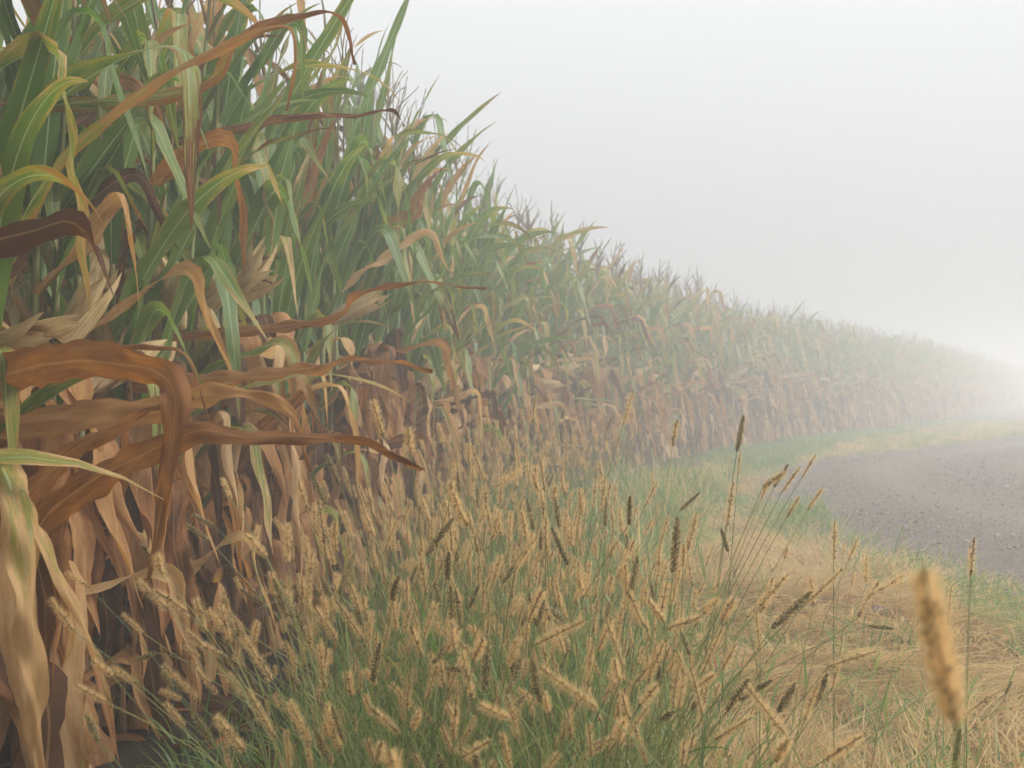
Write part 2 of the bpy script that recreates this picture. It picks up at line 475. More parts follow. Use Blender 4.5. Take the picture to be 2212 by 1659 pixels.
# ---------------------------------------------------------------- scatter of countless things
def scatter(name, pos, rot, scl, idx, meshes, label, cat, kind='stuff'):
    coll = bpy.data.collections.new(name + '_pieces')
    for i, m in enumerate(meshes):
        coll.objects.link(bpy.data.objects.new('%s_piece_%02d' % (name, i), m))
    me = bpy.data.meshes.new(name)
    n = len(pos)
    me.vertices.add(n); me.vertices.foreach_set('co', np.asarray(pos, np.float32).ravel())
    a = me.attributes.new('rot', 'FLOAT_VECTOR', 'POINT'); a.data.foreach_set('vector', np.asarray(rot, np.float32).ravel())
    a = me.attributes.new('scl', 'FLOAT', 'POINT'); a.data.foreach_set('value', np.asarray(scl, np.float32))
    a = me.attributes.new('pick', 'INT', 'POINT'); a.data.foreach_set('value', np.asarray(idx, np.int32))
    o = link(name, me)
    ng = bpy.data.node_groups.new(name, 'GeometryNodeTree')
    ng.interface.new_socket('Geometry', in_out='INPUT', socket_type='NodeSocketGeometry')
    ng.interface.new_socket('Geometry', in_out='OUTPUT', socket_type='NodeSocketGeometry')
    N, L = ng.nodes, ng.links
    gi, go = N.new('NodeGroupInput'), N.new('NodeGroupOutput')
    ip = N.new('GeometryNodeInstanceOnPoints'); ci = N.new('GeometryNodeCollectionInfo')
    ci.inputs['Collection'].default_value = coll
    ci.inputs['Separate Children'].default_value = True; ci.inputs['Reset Children'].default_value = True
    def at(nm, ty):
        q = N.new('GeometryNodeInputNamedAttribute'); q.data_type = ty; q.inputs['Name'].default_value = nm
        return q.outputs['Attribute']
    e2r = N.new('FunctionNodeEulerToRotation')
    mp = N.new('GeometryNodeMeshToPoints')
    L.new(gi.outputs[0], mp.inputs['Mesh']); L.new(mp.outputs[0], ip.inputs['Points'])
    L.new(ci.outputs[0], ip.inputs['Instance']); ip.inputs['Pick Instance'].default_value = True
    L.new(at('pick', 'INT'), ip.inputs['Instance Index'])
    L.new(at('rot', 'FLOAT_VECTOR'), e2r.inputs[0]); L.new(e2r.outputs[0], ip.inputs['Rotation'])
    L.new(at('scl', 'FLOAT'), ip.inputs['Scale'])
    L.new(ip.outputs[0], go.inputs[0])
    o.modifiers.new('scatter', 'NODES').node_group = ng
    return tag(o, label, cat, None, kind)

# ---------------------------------------------------------------- corn
def leaf_strip(mb, L, W, e0, bend, fold=None, hang=-1.4, twist=0.0, wave=0.1, curl=0.0, gut=0.5, sway=0.0, dry=(0, 0), rnd=0.0, ns=20, nu=5, M=None, tear=0.0, bp=1.6, mat=0):
    """one corn leaf growing along +X from its collar at the origin"""
    s = np.linspace(0, 1, ns)
    e = e0 - bend * s ** bp
    if fold is not None:
        k = smooth(fold - 0.05, fold + 0.07, s)
        e = e * (1 - k) + hang * k
    crum = np.clip(np.mean(dry) - 0.8, 0, 0.4) / 0.4
    e = e + crum * 0.20 * np.sin(13 * s + rnd * 50) * smooth(.1, .3, s)
    a = sway * s ** 1.5 + crum * 0.30 * np.sin(9 * s + rnd * 90)
    T = np.stack([np.cos(e) * np.cos(a), np.cos(e) * np.sin(a), np.sin(e)], 1)
    ds = L / (ns - 1)
    P = np.vstack([[0, 0, 0], np.cumsum((T[1:] + T[:-1]) * 0.5 * ds, axis=0)])
    B = np.stack([-np.sin(a), np.cos(a), np.zeros(ns)], 1)
    N = np.cross(T, B)
    tw = twist * smooth(0.12, 1.0, s)
    Br = B * np.cos(tw)[:, None] + N * np.sin(tw)[:, None]
    Nr = -B * np.sin(tw)[:, None] + N * np.cos(tw)[:, None]
    prof = (0.62 + 0.38 * smooth(0, 0.18, s)) * np.clip(1 - s ** (1.75 + rnd), 0.015, 1) ** 0.9 * (1 + 0.10 * np.sin(3 * s + rnd * 20))
    w = 0.5 * W * prof
    U = np.linspace(-1, 1, nu)
    k1, p1, p2 = rnd * 1.6 + 1.9, rnd * 37.0, rnd * 71.0
    V = np.zeros((ns, nu, 3))
    for j, u in enumerate(U):
        ga = gut * (1 - 0.75 * smooth(0.05, 0.5, s)) * (1 - 0.3 * s)
        if abs(curl) > 0.05:
            th = u * curl
            lat = w * np.sin(th) / curl; nor = w * (1 - np.cos(th)) / curl
        else:
            lat = w * u * np.cos(ga); nor = w * abs(u) * np.sin(ga)
        ph = p1 if u < 0 else p2
        rip = wave * W * np.sin(k1 * 2 * PI * s * L / 0.75 + ph + 1.1 * np.sin(5 * s + ph)) * abs(u) ** 1.4 * smooth(0.02, 0.2, s) * np.clip(prof * 1.3, 0, 1)
        rag = 1 + (0.05 + 0.13 * crum) * abs(u) ** 3 * np.sin(23 * s + ph * 3) * np.sin(41 * s + ph)
        cre = crum * 0.06 * W * np.sin(17 * s + 3 * u + ph) * np.clip(prof, 0, 1)
        V[:, j] = P + Br * (lat * rag)[:, None] + Nr * (nor + rip + cre)[:, None]
    uu = np.tile(U, ns); vv = np.repeat(s * L, nu)
    dd = np.repeat(dry[0] + (dry[1] - dry[0]) * s ** 2.2, nu)
    V = V.reshape(-1, 3)
    if M is not None:
        A = np.array(M); V = V @ A[:3, :3].T + A[:3, 3]
    mb.add(V, grid_faces(ns, nu), uu, vv, dd, rnd, mat)

def rand_leaf(kind, g, ns=28, nu=5, mb=None, M=None, L=None, W=None):
    mb = mb or MB()
    U = g.uniform
    rnd = g.random()
    if kind == 'green':
        f = None; h = -1.4
        q = g.random()
        if q < 0.48: f, h = U(0.38, 0.75), U(-1.55, -1.0)
        leaf_strip(mb, L or U(0.70, 0.95), W or U(0.072, 0.100), U(1.02, 1.40), U(0.0, 0.4) if q < 0.82 else U(0.9, 1.9), f, h, U(-1.5, 1.5), U(0.06, 0.16), 0, U(0.3, 0.7), U(-0.5, 0.5), (U(-0.05, 0.22), U(0.15, 0.75)), rnd, ns, nu, M, bp=U(1.5, 2.6))
    elif kind == 'top':
        leaf_strip(mb, L or U(0.42, 0.62), W or U(0.05, 0.07), U(1.0, 1.35), U(0.2, 1.5), None, -1.4, U(-1.4, 1.4), U(0.05, 0.12), 0, U(0.4, 0.8), U(-0.5, 0.5), (U(0.2, 0.75), U(0.6, 1.2)), rnd, ns, nu, M, bp=U(1.5, 2.6))
    elif kind == 'yellow':
        f = U(0.25, 0.6) if g.random() < 0.6 else None
        leaf_strip(mb, L or U(0.65, 0.85), W or U(0.065, 0.09), U(0.6, 1.1), U(0.8, 2.2), f, U(-1.5, -1.2), U(-2.2, 2.2), U(0.08, 0.2), 0, U(0.4, 0.8), U(-0.6, 0.6), (U(0.25, 0.45), U(0.6, 1.0)), rnd, ns, nu, M)
    elif kind == 'brown':     # dead leaf hanging down
        f = U(0.07, 0.30)
        leaf_strip(mb, L or U(0.55, 0.85), W or U(0.08, 0.125), U(0.2, 1.0), U(0.3, 1.0), f, U(-1.56, -1.25), U(-2.2, 2.2), U(0.10, 0.24), U(-1.3, 1.3), 0.5, U(-0.7, 0.7), (U(0.55, 1.5), 1.25), rnd, ns, nu, M)
    elif kind == 'dead':      # dead leaf reaching out before it breaks
        f = U(0.40, 0.75)
        leaf_strip(mb, L or U(0.65, 0.88), W or U(0.06, 0.085), U(0.2, 0.8), U(0.3, 0.9), f, U(-1.5, -1.0), U(-2.5, 2.5), U(0.12, 0.28), U(-1.5, 1.5), 0.5, U(-0.5, 0.5), (1.1, 1.2), rnd, ns, nu, M)
    return mb

def stalk_mb(H, g, sides=8, per=2, mb=None):
    mb = mb or MB()
    nz = np.linspace(0.0, H, 13)
    zs, rr, dd = [], [], []
    for i in range(len(nz) - 1):
        for q in range(per + 1):
            f = q / (per + 1)
            z = nz[i] + (nz[i + 1] - nz[i]) * f
            base = 0.0135 * (1 - 0.62 * (z / H) ** 1.3)
            zs.append(z); rr.append(base * (1.22 if q == 0 else 1.0)); dd.append(1.0 - 0.72 * smooth(0.3, 0.95, z) + (0.35 if q == 0 else 0) - 0.1 + 0.25 * smooth(1.7, 2.3, z))
    zs.append(H); rr.append(0.004); dd.append(0.8)
    zs = np.array(zs)
    bx, by = g.uniform(-0.05, 0.05, 2)
    path = np.stack([bx * (zs / H) ** 2, by * (zs / H) ** 2, zs], 1)
    add_tube(mb, path, np.array(rr), sides, np.array(dd), g.random(), zs)
    return mb, (bx, by)

def tassel_mb(g, sides=3, mb=None, M=None, fat=1.0):
    mb2 = MB()
    def br(p0, d, L, n=7, drop=0.3, r=0.0032):
        d = np.array(d, float); d /= np.linalg.norm(d)
        s = np.linspace(0, 1, n)
        p = np.array(p0) + d * L * s[:, None]
        p[:, 2] -= drop * L * s ** 2
        p[:, :2] += np.stack([0.01 * np.sin(6 * s + p0[2] * 90), 0.01 * np.cos(5 * s)], 1) * s[:, None]
        rad = r * (1.25 - 0.7 * s) * (1 + 0.55 * (np.arange(n) % 2))
        add_tube(mb2, p, rad, sides, 1.0, g.random())
    br((0, 0, -0.02), (g.uniform(-.08, .08), g.uniform(-.08, .08), 1), g.uniform(0.40, 0.54), 14, 0.0, 0.0042 * fat)
    for k in range(g.integers(5, 9)):
        a = g.uniform(0, 2 * PI); t = g.uniform(0.35, 0.75)
        br((0, 0, g.uniform(0.10, 0.22)), (math.cos(a) * t, math.sin(a) * t, 1), g.uniform(0.15, 0.27), 7, g.uniform(-0.1, 0.35), 0.0032 * fat)
    if mb is None: return mb2
    mb.merge(mb2, M, 0)
    return mb

def husk_blade(g, k, n=9, nu=5):
    """one husk leaf of an ear that points along +X"""
    mb = MB(); L = g.uniform(0.22, 0.31); th0 = k * 2.4 + g.uniform(-0.3, 0.3)
    flare = g.uniform(-0.03, 0.04) if k > 2 else g.uniform(0.0, 0.16)
    s = np.linspace(0, 1, n)
    rad = 0.013 + 0.026 * np.sin(PI * np.clip(s * 0.95, 0, 1)) ** 0.7 + 0.0025 * (k % 3) + flare * np.clip(s - 0.55, 0, 1) ** 1.6
    half = 1.25 * np.clip(1 - s ** 2.2, 0.02, 1) * (0.7 + 0.3 * smooth(0, .2, s))
    V = []
    for i in range(n):
        ang = th0 + np.linspace(-1, 1, nu) * half[i]
        rr = rad[i] * (1 + 0.06 * np.sin(ang * 5 + k))
        V.append(np.stack([np.full(nu, s[i] * L), rr * np.cos(ang), rr * np.sin(ang)], 1))
    mb.add(np.concatenate(V), grid_faces(n, nu), np.tile(np.linspace(-1, 1, nu), n), np.repeat(s * L, nu), 1, g.random())
    return mb

def ear_core(g):
    mb = MB(); s = np.linspace(0, 1, 9); L = 0.21
    add_tube(mb, np.stack([s * L, s * 0, s * 0], 1), 0.004 + 0.024 * np.sin(PI * np.clip(s * 0.92 + 0.05, 0, 1)) ** 0.6, 8, 1, g.random(), mat=0)
    for k in range(9):
        a = g.uniform(0, 2 * PI); q = np.linspace(0, 1, 4)
        add_tube(mb, np.stack([L - 0.01 + 0.045 * q, 0.012 * q * math.cos(a), 0.012 * q * math.sin(a) - 0.03 * q ** 2], 1), 0.0022 * (1.1 - q), 3, 1, 0.2, mat=1)
    return mb

g0 = np.random.default_rng(5)
LEAF_MESH = {k: [rand_leaf(k, g0).mesh('corn_leaf_' + k, M_LEAF) for _ in range(n)] for k, n in (('green', 46), ('top', 16), ('yellow', 22), ('brown', 44), ('dead', 16))}
STALK_MESH = []
for _ in range(10):
    m_, b_ = stalk_mb(2.2, g0, 9, 3); STALK_MESH.append((m_.mesh('corn_stalk', M_STALK), b_))
TASSEL_MESH = [tassel_mb(g0, fat=0.75).mesh('corn_tassel', M_TASSEL) for _ in range(10)]
HUSK_MESH = [husk_blade(g0, k % 6).mesh('husk_leaf', M_HUSK) for k in range(18)]
EAR_MESH = [ear_core(g0).mesh('ear', [M_HUSK, M_SILK]) for _ in range(4)]

def leaf_plan(g, full=True, dryer=0.0):
    """(height, kind, side) of the leaves up one plant"""
    out = []
    zs = list(np.arange(0.14, 0.95, 0.062 if full else 0.10)) + list(np.arange(0.97, 2.16, 0.098 if full else 0.12))
    lift = g.normal(0, 0.10 if full else 0.22)
    for i, z0 in enumerate(zs):
        zr = z0 + g.uniform(-0.03, 0.03); z = zr + lift
        q = g.random()
        if z < 0.92: k = 'brown' if q < 0.86 else ('dead' if q < 0.93 else 'yellow')
        elif z < 1.15: k = 'brown' if q < 0.40 else ('dead' if q < 0.55 else ('yellow' if q < 0.75 else 'green'))
        elif z < 1.80: k = 'green' if q < 0.78 - dryer else ('yellow' if q < 0.95 else 'dead')
        else: k = 'top' if q < 0.6 else ('green' if q < 0.8 else 'yellow')
        out.append((zr, k, i % 2))
    return out

def row_az(tx, ty):
    return math.atan2(-tx, ty)          # towards the road, square to the row

ORD = ['first', 'second', 'third', 'fourth', 'fifth', 'sixth', 'seventh', 'eighth', 'ninth', 'tenth', 'eleventh', 'twelfth', 'thirteenth', 'fourteenth', 'fifteenth', 'sixteenth', 'seventeenth', 'eighteenth', 'nineteenth', 'twentieth', 'twenty-first', 'twenty-second', 'twenty-third', 'twenty-fourth', 'twenty-fifth', 'twenty-sixth', 'twenty-seventh', 'twenty-eighth', 'twenty-ninth', 'thirtieth']

def corn_plant(x, y, az, sc, g, ear=True, near=True):
    root = link('corn_plant', None)
    z0 = float(gz(x, y)) - 0.02
    root.location = (x, y, z0); root.scale = (sc, sc, sc)
    root.rotation_euler = (g.uniform(-0.04, 0.04), g.uniform(-0.04, 0.04), 0)
    sm, (bx, by) = STALK_MESH[g.integers(len(STALK_MESH))]
    st = link('stalk', sm, root)
    for z, k, side in leaf_plan(g, near):
        lf = link('leaf', LEAF_MESH[k][g.integers(len(LEAF_MESH[k]))], root)
        f = (z / 2.2) ** 2
        a = az + side * PI + g.normal(0, 0.45)
        lf.location = (bx * f + 0.010 * math.cos(a), by * f + 0.010 * math.sin(a), z)
        s_ = g.uniform(0.88, 1.12)
        lf.rotation_euler = (g.uniform(-0.12, 0.12), g.uniform(-0.1, 0.1), a)
        lf.scale = (s_, s_ * g.uniform(0.9, 1.1), s_)
    ts = link('tassel', TASSEL_MESH[g.integers(len(TASSEL_MESH))], root)
    ts.scale = (1.15, 1.15, 1.15); ts.location = (bx, by, 2.18); ts.rotation_euler = (g.uniform(-.12, .12), g.uniform(-.12, .12), g.uniform(0, 6.28))
    for _ in range(int(ear)):
        e = link('ear', EAR_MESH[g.integers(len(EAR_MESH))], root)
        a = az + g.normal(0, 0.8)
        zz = g.uniform(0.90, 1.28)
        e.location = (0.012 * math.cos(a), 0.012 * math.sin(a), zz)
        e.rotation_euler = (0, -g.uniform(0.1, 1.25), a)
        for k in range(6 if near else 4):
            h = link('husk_leaf', HUSK_MESH[(g.integers(3)) * 6 + k], e)
            h.rotation_euler = (g.uniform(-0.4, 0.4), 0, 0)
    return root

def corn_whole(g, ns=11, nu=3):
    """a whole plant as one surface for the far rows"""
    mb, (bx, by) = stalk_mb(2.2, g, 5, 1)
    lv = MB()
    for z, k, side in leaf_plan(g, False, 0.38):
        a = side * PI + g.normal(0, 0.45)
        M = Matrix.Translation((bx * (z / 2.2) ** 2, by * (z / 2.2) ** 2, z)) @ Matrix.Rotation(a, 4, 'Z')
        rand_leaf(k, g, ns, nu, lv, M)
    mb.merge(lv, None, 1)
    mb.merge(tassel_mb(g, fat=1.5), Matrix.Translation((bx, by, 2.18)), 2)
    a = g.normal(0, 0.8)
    M = Matrix.Translation((0, 0, g.uniform(0.98, 1.25))) @ Matrix.Rotation(a, 4, 'Z') @ Matrix.Rotation(-g.uniform(-0.2, 0.9), 4, 'Y')
    for k in range(4): mb.merge(husk_blade(g, k, 6, 3), M, 3)
    return mb.mesh('corn_plant_whole', [M_STALK, M_LEAF, M_TASSEL, M_HUSK])
WHOLE = [corn_whole(g0) for _ in range(16)]

gC = np.random.default_rng(21)
field_pos, field_rot, field_scl = [], [], []
ROWSP, PLSP = 0.76, 0.155
s_of_y0 = float(np.interp(0.0, CORN[0][:, 1], CORN[2]))
n_full = n_one = 0
row_count = {}
ROWNAME = ['front row', 'second row', 'third row', 'fourth row', 'fifth row']
FULL_TO = [10.5, 7.0, 5.6, 5.2, 5.0]
ONE_TO = [25.0, 14.0, 9.0, 6.5, 5.6]
for row in range(16):
    off = -ROWSP * row
    s = s_of_y0 - 8.0 + gC.uniform(0, PLSP)
    smax = CORN[2][-1] - 1
    while s < smax:
        s += PLSP * gC.uniform(0.75, 1.25) * (1.0 if s - s_of_y0 < 45 else 1.8)
        x, y, tx, ty = on_curve(CORN, s, off + gC.normal(0, 0.025))
        x, y = float(x), float(y)
        sc = gC.uniform(0.95, 1.13) * (1.03 if s - s_of_y0 < 4.0 else 1.0)
        az = row_az(tx, ty) + gC.normal(0, 0.5) + (PI if gC.random() < 0.5 else 0)
        d = s - s_of_y0
        vis = y > 1.55 and x / max(y, 0.1) > -0.60 and y > 0
        if row < 5 and vis and d < FULL_TO[row] and n_full < 140:
            p = corn_plant(x, y, az, sc, gC, ear=(gC.integers(1, 3) if row == 0 and d < 4.5 else int(gC.random() < (0.65 if row < 2 else 0.3))), near=d < 7)
            n_full += 1
        elif row < 5 and vis and d < ONE_TO[row] and n_one < 165:
            p = link('corn_plant', WHOLE[gC.integers(len(WHOLE))])
            p.location = (x, y, float(gz(x, y)) - 0.02); p.rotation_euler = (gC.uniform(-.05, .05), gC.uniform(-.05, .05), az); p.scale = (sc,) * 3
            n_one += 1
        else:
            if y < 1.0 and row == 0 and y > -1.2: continue       # the photographer's gap in the row
            field_pos.append((x, y, float(gz(x, y)) - 0.02)); field_rot.append((gC.uniform(-.05, .05), gC.uniform(-.05, .05), az)); field_scl.append(sc)
            continue
        c = row_count.get(row, 0); row_count[row] = c + 1
        if c < len(ORD) and row == 0:
            lab = '%s corn plant from the camera along the front row of the field' % ORD[c]
        elif c < 12:
            lab = '%s corn plant from the camera in the %s' % (ORD[c], ROWNAME[row])
        else:
            sx = 1106 + x / y * FPX * 2212 / 1024
            size = 'tall' if sc > 1.075 else ('short' if sc < 1.015 else 'middling')
            spot = 'before the field begins to bend' if sx < 1000 else ('behind the far foxtail clump' if sx < 1250 else ('behind the tallest tan foxtail' if sx < 1420 else ('between the two tallest foxtails' if sx < 1580 else ('behind the tall dark-headed foxtail' if sx < 1700 else 'above the bend of the road'))))
            lab = '%s %scorn plant in the %s %s' % (size, 'pale foggy ' if d > 14 else ('hazy ' if d > 8 else ''), ROWNAME[row], spot)
        tag(p, lab, 'corn plant', 'corn plants along the edge of the field')
scatter('corn_field', field_pos, field_rot, field_scl, gC.integers(0, len(WHOLE), len(field_pos)), WHOLE, 'mass of corn fading into the fog behind the front rows', 'corn field')

# leaves that stand out in the photograph, each on the front plant nearest to its foot
def path_leaf(pts, W, dry, rnd, roll=0.0, twist=0.0, wave=0.12, curl=0.5, tip=1.0, n=90, nu=9, seed=0):
    Q, T, S = catmull([tuple(p) for p in pts], 0.01)
    k = np.linspace(0, S[-1], n)
    P = np.stack([np.interp(k, S, Q[:, i]) for i in range(3)], 1)
    T = np.gradient(P, axis=0); T /= np.linalg.norm(T, axis=1)[:, None]
    view = P - np.array([0, 0, CAM_H]); view /= np.linalg.norm(view, axis=1)[:, None]
    B = np.cross(T, view); B /= np.linalg.norm(B, axis=1)[:, None]
    N = np.cross(B, T)
    s = np.linspace(0, 1, n)
    a = roll + twist * s
    Br = B * np.cos(a)[:, None] + N * np.sin(a)[:, None]; Nr = np.cross(Br, T)
    w = 0.5 * W * (0.6 + 0.4 * smooth(0, 0.15, s)) * np.clip(1 - (s * tip) ** 2.2, 0.02, 1)
    V = np.zeros((n, nu, 3)); U = np.linspace(-1, 1, nu)
    for j, u in enumerate(U):
        th = u * curl
        ph = 1.0 + seed if u < 0 else 2.7 + seed * 2
        rip = wave * W * np.sin(2 * PI * (2.0 + 0.17 * seed) * s * S[-1] / 0.6 + ph + 1.3 * np.sin(7 * s + ph)) * abs(u) ** 1.4 * smooth(0, .15, s)
        rag = 1 + 0.13 * abs(u) ** 3 * np.sin(31 * s + ph * 3) * np.sin(57 * s + ph)
        cre = W * (0.05 * np.sin(19 * s + 3.0 * u + ph) + 0.035 * np.sin(47 * s - 4 * u + seed)) * smooth(0, .1, s)
        V[:, j] = P + Br * (w * rag * np.sin(th) / curl)[:, None] + Nr * (w * (1 - np.cos(th)) / curl + rip + cre)[:, None]
    mb = MB(); mb.add(V.reshape(-1, 3), grid_faces(n, nu), np.tile(U, n), np.repeat(k, nu), np.repeat(dry[0] + (dry[1] - dry[0]) * s ** 1.5, nu), rnd)
    return mb.mesh('corn_leaf_out', M_LEAF_ONE)
HERO_LEAF = [
 ([(-75, 880, 2.5), (0, 815, 2.42), (150, 780, 2.3), (280, 790, 2.2), (355, 815, 2.15), (378, 870, 2.13), (362, 980, 2.14), (345, 1110, 2.18), (318, 1262, 2.2)], 0.095, (1.36, 1.36), 0.47, 0.2, -0.9, 0.10, 0.5, 0.97, 'big dead brown leaf arching over and hanging down'),
 ([(235, 752, 2.45), (330, 748, 2.4), (395, 760, 2.38), (430, 830, 2.36), (455, 920, 2.36)], 0.035, (1.1, 1.2), 0.38, 0.3, 1.2, 0.1, 1.2, 1.0, 'narrow rusty leaf tip bent over'),
 ([(20, 560, 2.75), (58, 458, 2.7), (164, 308, 2.62), (342, 174, 2.5), (496, 92, 2.45), (610, 56, 2.42), (637, 90, 2.42), (634, 170, 2.44), (622, 240, 2.46)], 0.050, (0.40, 1.0), 0.62, 1.1, -0.5, 0.1, 0.9, 0.98, 'long leaf with orange edge reaching up and folding over'),
 ([(420, 190, 3.0), (500, 92, 2.95), (581, 50, 2.9), (684, 24, 2.85), (733, 36, 2.82), (752, 80, 2.82), (768, 140, 2.84)], 0.055, (0.4, 1.1), 0.4, 0.5, 0.5, 0.1, 0.7, 1.0, 'leaf with a brown hooked tip against the sky'),
 ([(60, 1150, 2.45), (109, 1105, 2.4), (205, 1035, 2.3), (328, 972, 2.2), (424, 932, 2.15), (513, 945, 2.12), (615, 940, 2.1), (720, 948, 2.12), (830, 972, 2.15), (915, 1015, 2.2)], 0.080, (1.36, 1.36), 0.44, 0.15, 0.5, 0.14, 0.6, 1.02, 'dark brown leaf stretched out low to the side'),
 ([(20, 1090, 2.5), (80, 1045, 2.45), (164, 970, 2.4), (273, 912, 2.35), (360, 870, 2.3), (420, 862, 2.3)], 0.066, (1.3, 1.3), 0.47, 0.1, 0.8, 0.14, 0.7, 1.0, 'dead leaf slanting up behind the hanging one'),
 ([(330, 880, 2.5), (383, 862, 2.45), (478, 848, 2.4), (570, 852, 2.38), (625, 890, 2.36), (652, 940, 2.36), (672, 1020, 2.38)], 0.085, (1.2, 1.2), 0.62, 0.2, 0.6, 0.15, 0.6, 1.0, 'pinkish dead leaf bending down at its tip'),
 ([(-25, 1010, 2.1), (10, 1020, 2.02), (40, 1110, 1.97), (58, 1260, 1.94), (70, 1400, 1.92), (82, 1560, 1.92), (88, 1720, 1.95)], 0.090, (0.30, 1.0), 0.88, 0.0, 0.5, 0.2, 0.8, 0.92, 'broad whitish-green leaf hanging and turning brown'),
 ([(15, 1050, 2.05), (49, 1095, 2.0), (115, 1205, 1.97), (168, 1324, 1.95), (209, 1429, 1.95), (245, 1530, 1.97)], 0.06, (0.25, 0.8), 0.86, 1.15, -0.3, 0.1, 0.8, 1.0, 'narrow green leaf with a yellow edge slanting down'),
 ([(700, 690, 3.6), (760, 640, 3.5), (860, 612, 3.4), (960, 612, 3.35), (1050, 625, 3.35)], 0.05, (1.0, 1.2), 0.42, 0.4, 0.8, 0.15, 0.8, 1.0, 'rust-brown leaf pointing out over the verge'),
 ([(620, 800, 3.2), (700, 790, 3.1), (790, 775, 3.05), (880, 790, 3.0), (935, 800, 3.0)], 0.06, (1.1, 1.2), 0.55, 0.3, 0.6, 0.2, 0.7, 1.0, 'dead leaf sticking straight out of the row'),
 ([(640, 250, 3.6), (720, 250, 3.6), (800, 245, 3.6), (850, 236, 3.6), (872, 275, 3.6)], 0.05, (0.7, 1.1), 0.3, 0.5, 0.5, 0.1, 0.7, 1.0, 'brown-tipped leaf jutting out near the top'),
 ([(880, 470, 6.0), (905, 420, 6.0), (935, 380, 6.0), (958, 362, 6.0)], 0.11, (0.55, 0.9), 0.45, 0.2, 0.3, 0.1, 0.6, 1.0, 'yellow leaf pointing at the sky'),
]
front = [o for o in scene.objects if o.name.startswith('corn_plant') and o.children and str(o.get('label', '')).endswith(('front row of the field', 'front row'))]
bpy.context.view_layer.update()
for i, (pp, W, dry, rnd, roll, tw, wv, cu, tp, lab) in enumerate(HERO_LEAF):
    P3 = [px(*p) for p in pp]
    foot = P3[0]
    pl = min(front, key=lambda o: (o.location.x - foot.x) ** 2 + (o.location.y - foot.y) ** 2)
    st = Vector((pl.location.x, pl.location.y, max(0.15, foot.z - 0.05)))
    if (st - foot).length > 0.02: P3 = [st] + P3
    lf = link('leaf', path_leaf(P3, W, dry, rnd, roll, tw, wv, cu, tp, seed=i), pl)
    lf.matrix_parent_inverse = pl.matrix_world.inverted()
    lf['label'] = lab

# ---------------------------------------------------------------- foxtail grass
def head_meshes(g, L, style, nsp=70, nbr=700, bw=0.00042, blen=0.0118, keep=None, rmul=1.0, smul=1.0):
    """(spikelets, bristles) of one seed head along +Z; style 0 dense and dark, 1 fuzzy and tan, 2 half bare"""
    sp, br = MB(), MB()
    n = 7; q = np.linspace(0, 1, n)
    bend = g.uniform(-0.10, 0.10)
    def axis_pt(t): return np.array([bend * L * t * t, 0, L * t])
    add_tube(sp, np.array([axis_pt(t) for t in q]), 0.0011 if style else 0.0020, 4, 1, 0.3)
    octa = np.array([(1, 0, 0), (0, 1, 0), (-1, 0, 0), (0, -1, 0), (0, 0, 1.5), (0, 0, -1.2)])
    of = np.array([(0, 1, 4), (1, 2, 4), (2, 3, 4), (3, 0, 4), (1, 0, 5), (2, 1, 5), (3, 2, 5), (0, 3, 5)])
    keep = keep or (0.97, 0.24, 0.30)[style]
    r0 = (0.0042, 0.0034, 0.0030)[style] * rmul
    for i in range(nsp):
        t = (i + 0.5) / nsp; a = i * 2.39996 + g.uniform(-0.3, 0.3)
        if g.random() > keep: continue
        pr = r0 * (1 - 0.5 * abs(2 * t - 0.9) ** 2.5)
        c = axis_pt(t * 0.97) + np.array([math.cos(a) * pr, math.sin(a) * pr, 0])
        sz = g.uniform(0.0015, 0.0021) * smul
        V = octa * sz
        ca, sa = math.cos(a), math.sin(a); tl = 0.5
        V = V @ np.array([[math.cos(tl), 0, -math.sin(tl)], [0, 1, 0], [math.sin(tl), 0, math.cos(tl)]])
        V = V @ np.array([[ca, sa, 0], [-sa, ca, 0], [0, 0, 1]])
        sp.add(V + c, of, 0, t, 1, g.random())
    bl = blen * (0.80, 1.0, 0.90)[style]
    for i in range(int(nbr * (0.6, 1.0, 0.8)[style])):
        t = g.random(); a = g.uniform(0, 2 * PI)
        up = g.uniform(0.25, 1.0)
        d = np.array([math.cos(a) * math.cos(up), math.sin(a) * math.cos(up), math.sin(up)])
        c = axis_pt(t * 0.96) + np.array([math.cos(a), math.sin(a), 0]) * r0 * 0.6
        l = bl * g.uniform(0.7, 1.2) * (1 - 0.35 * abs(2 * t - 1) ** 3)
        side = np.cross(d, g.normal(size=3)); side /= np.linalg.norm(side)
        w = bw * g.uniform(0.7, 1.3)
        br.add([c - side * w * .5, c + side * w * .5, c + d * l], [(0, 1, 2)], 0, t, 1, g.random())
    return sp, br

gF = np.random.default_rng(33)
HEADS = []           # (length, style, spikelet mesh, bristle mesh, builders)
for i in range(24):
    L = (0.032 + 0.048 * gF.random() ** 0.8); st = (0, 1, 1, 2, 1, 1)[i % 6]
    sp, br = head_meshes(gF, L, st)
    HEADS.append((L, st, sp.mesh('seed_head', M_SPIKD if st == 0 else M_SPIKT), br.mesh('bristles', M_BRIST), sp, br))

def stem_path(tip, lean, n=10):
    """from the origin up to tip; leaves the ground steeply and leans over"""
    s = np.linspace(0, 1, n)[:, None]
    tip = np.array(tip, float)
    c = np.array([tip[0] * lean, tip[1] * lean, tip[2] * 0.55])
    return 2 * s * (1 - s) * c + s * s * tip

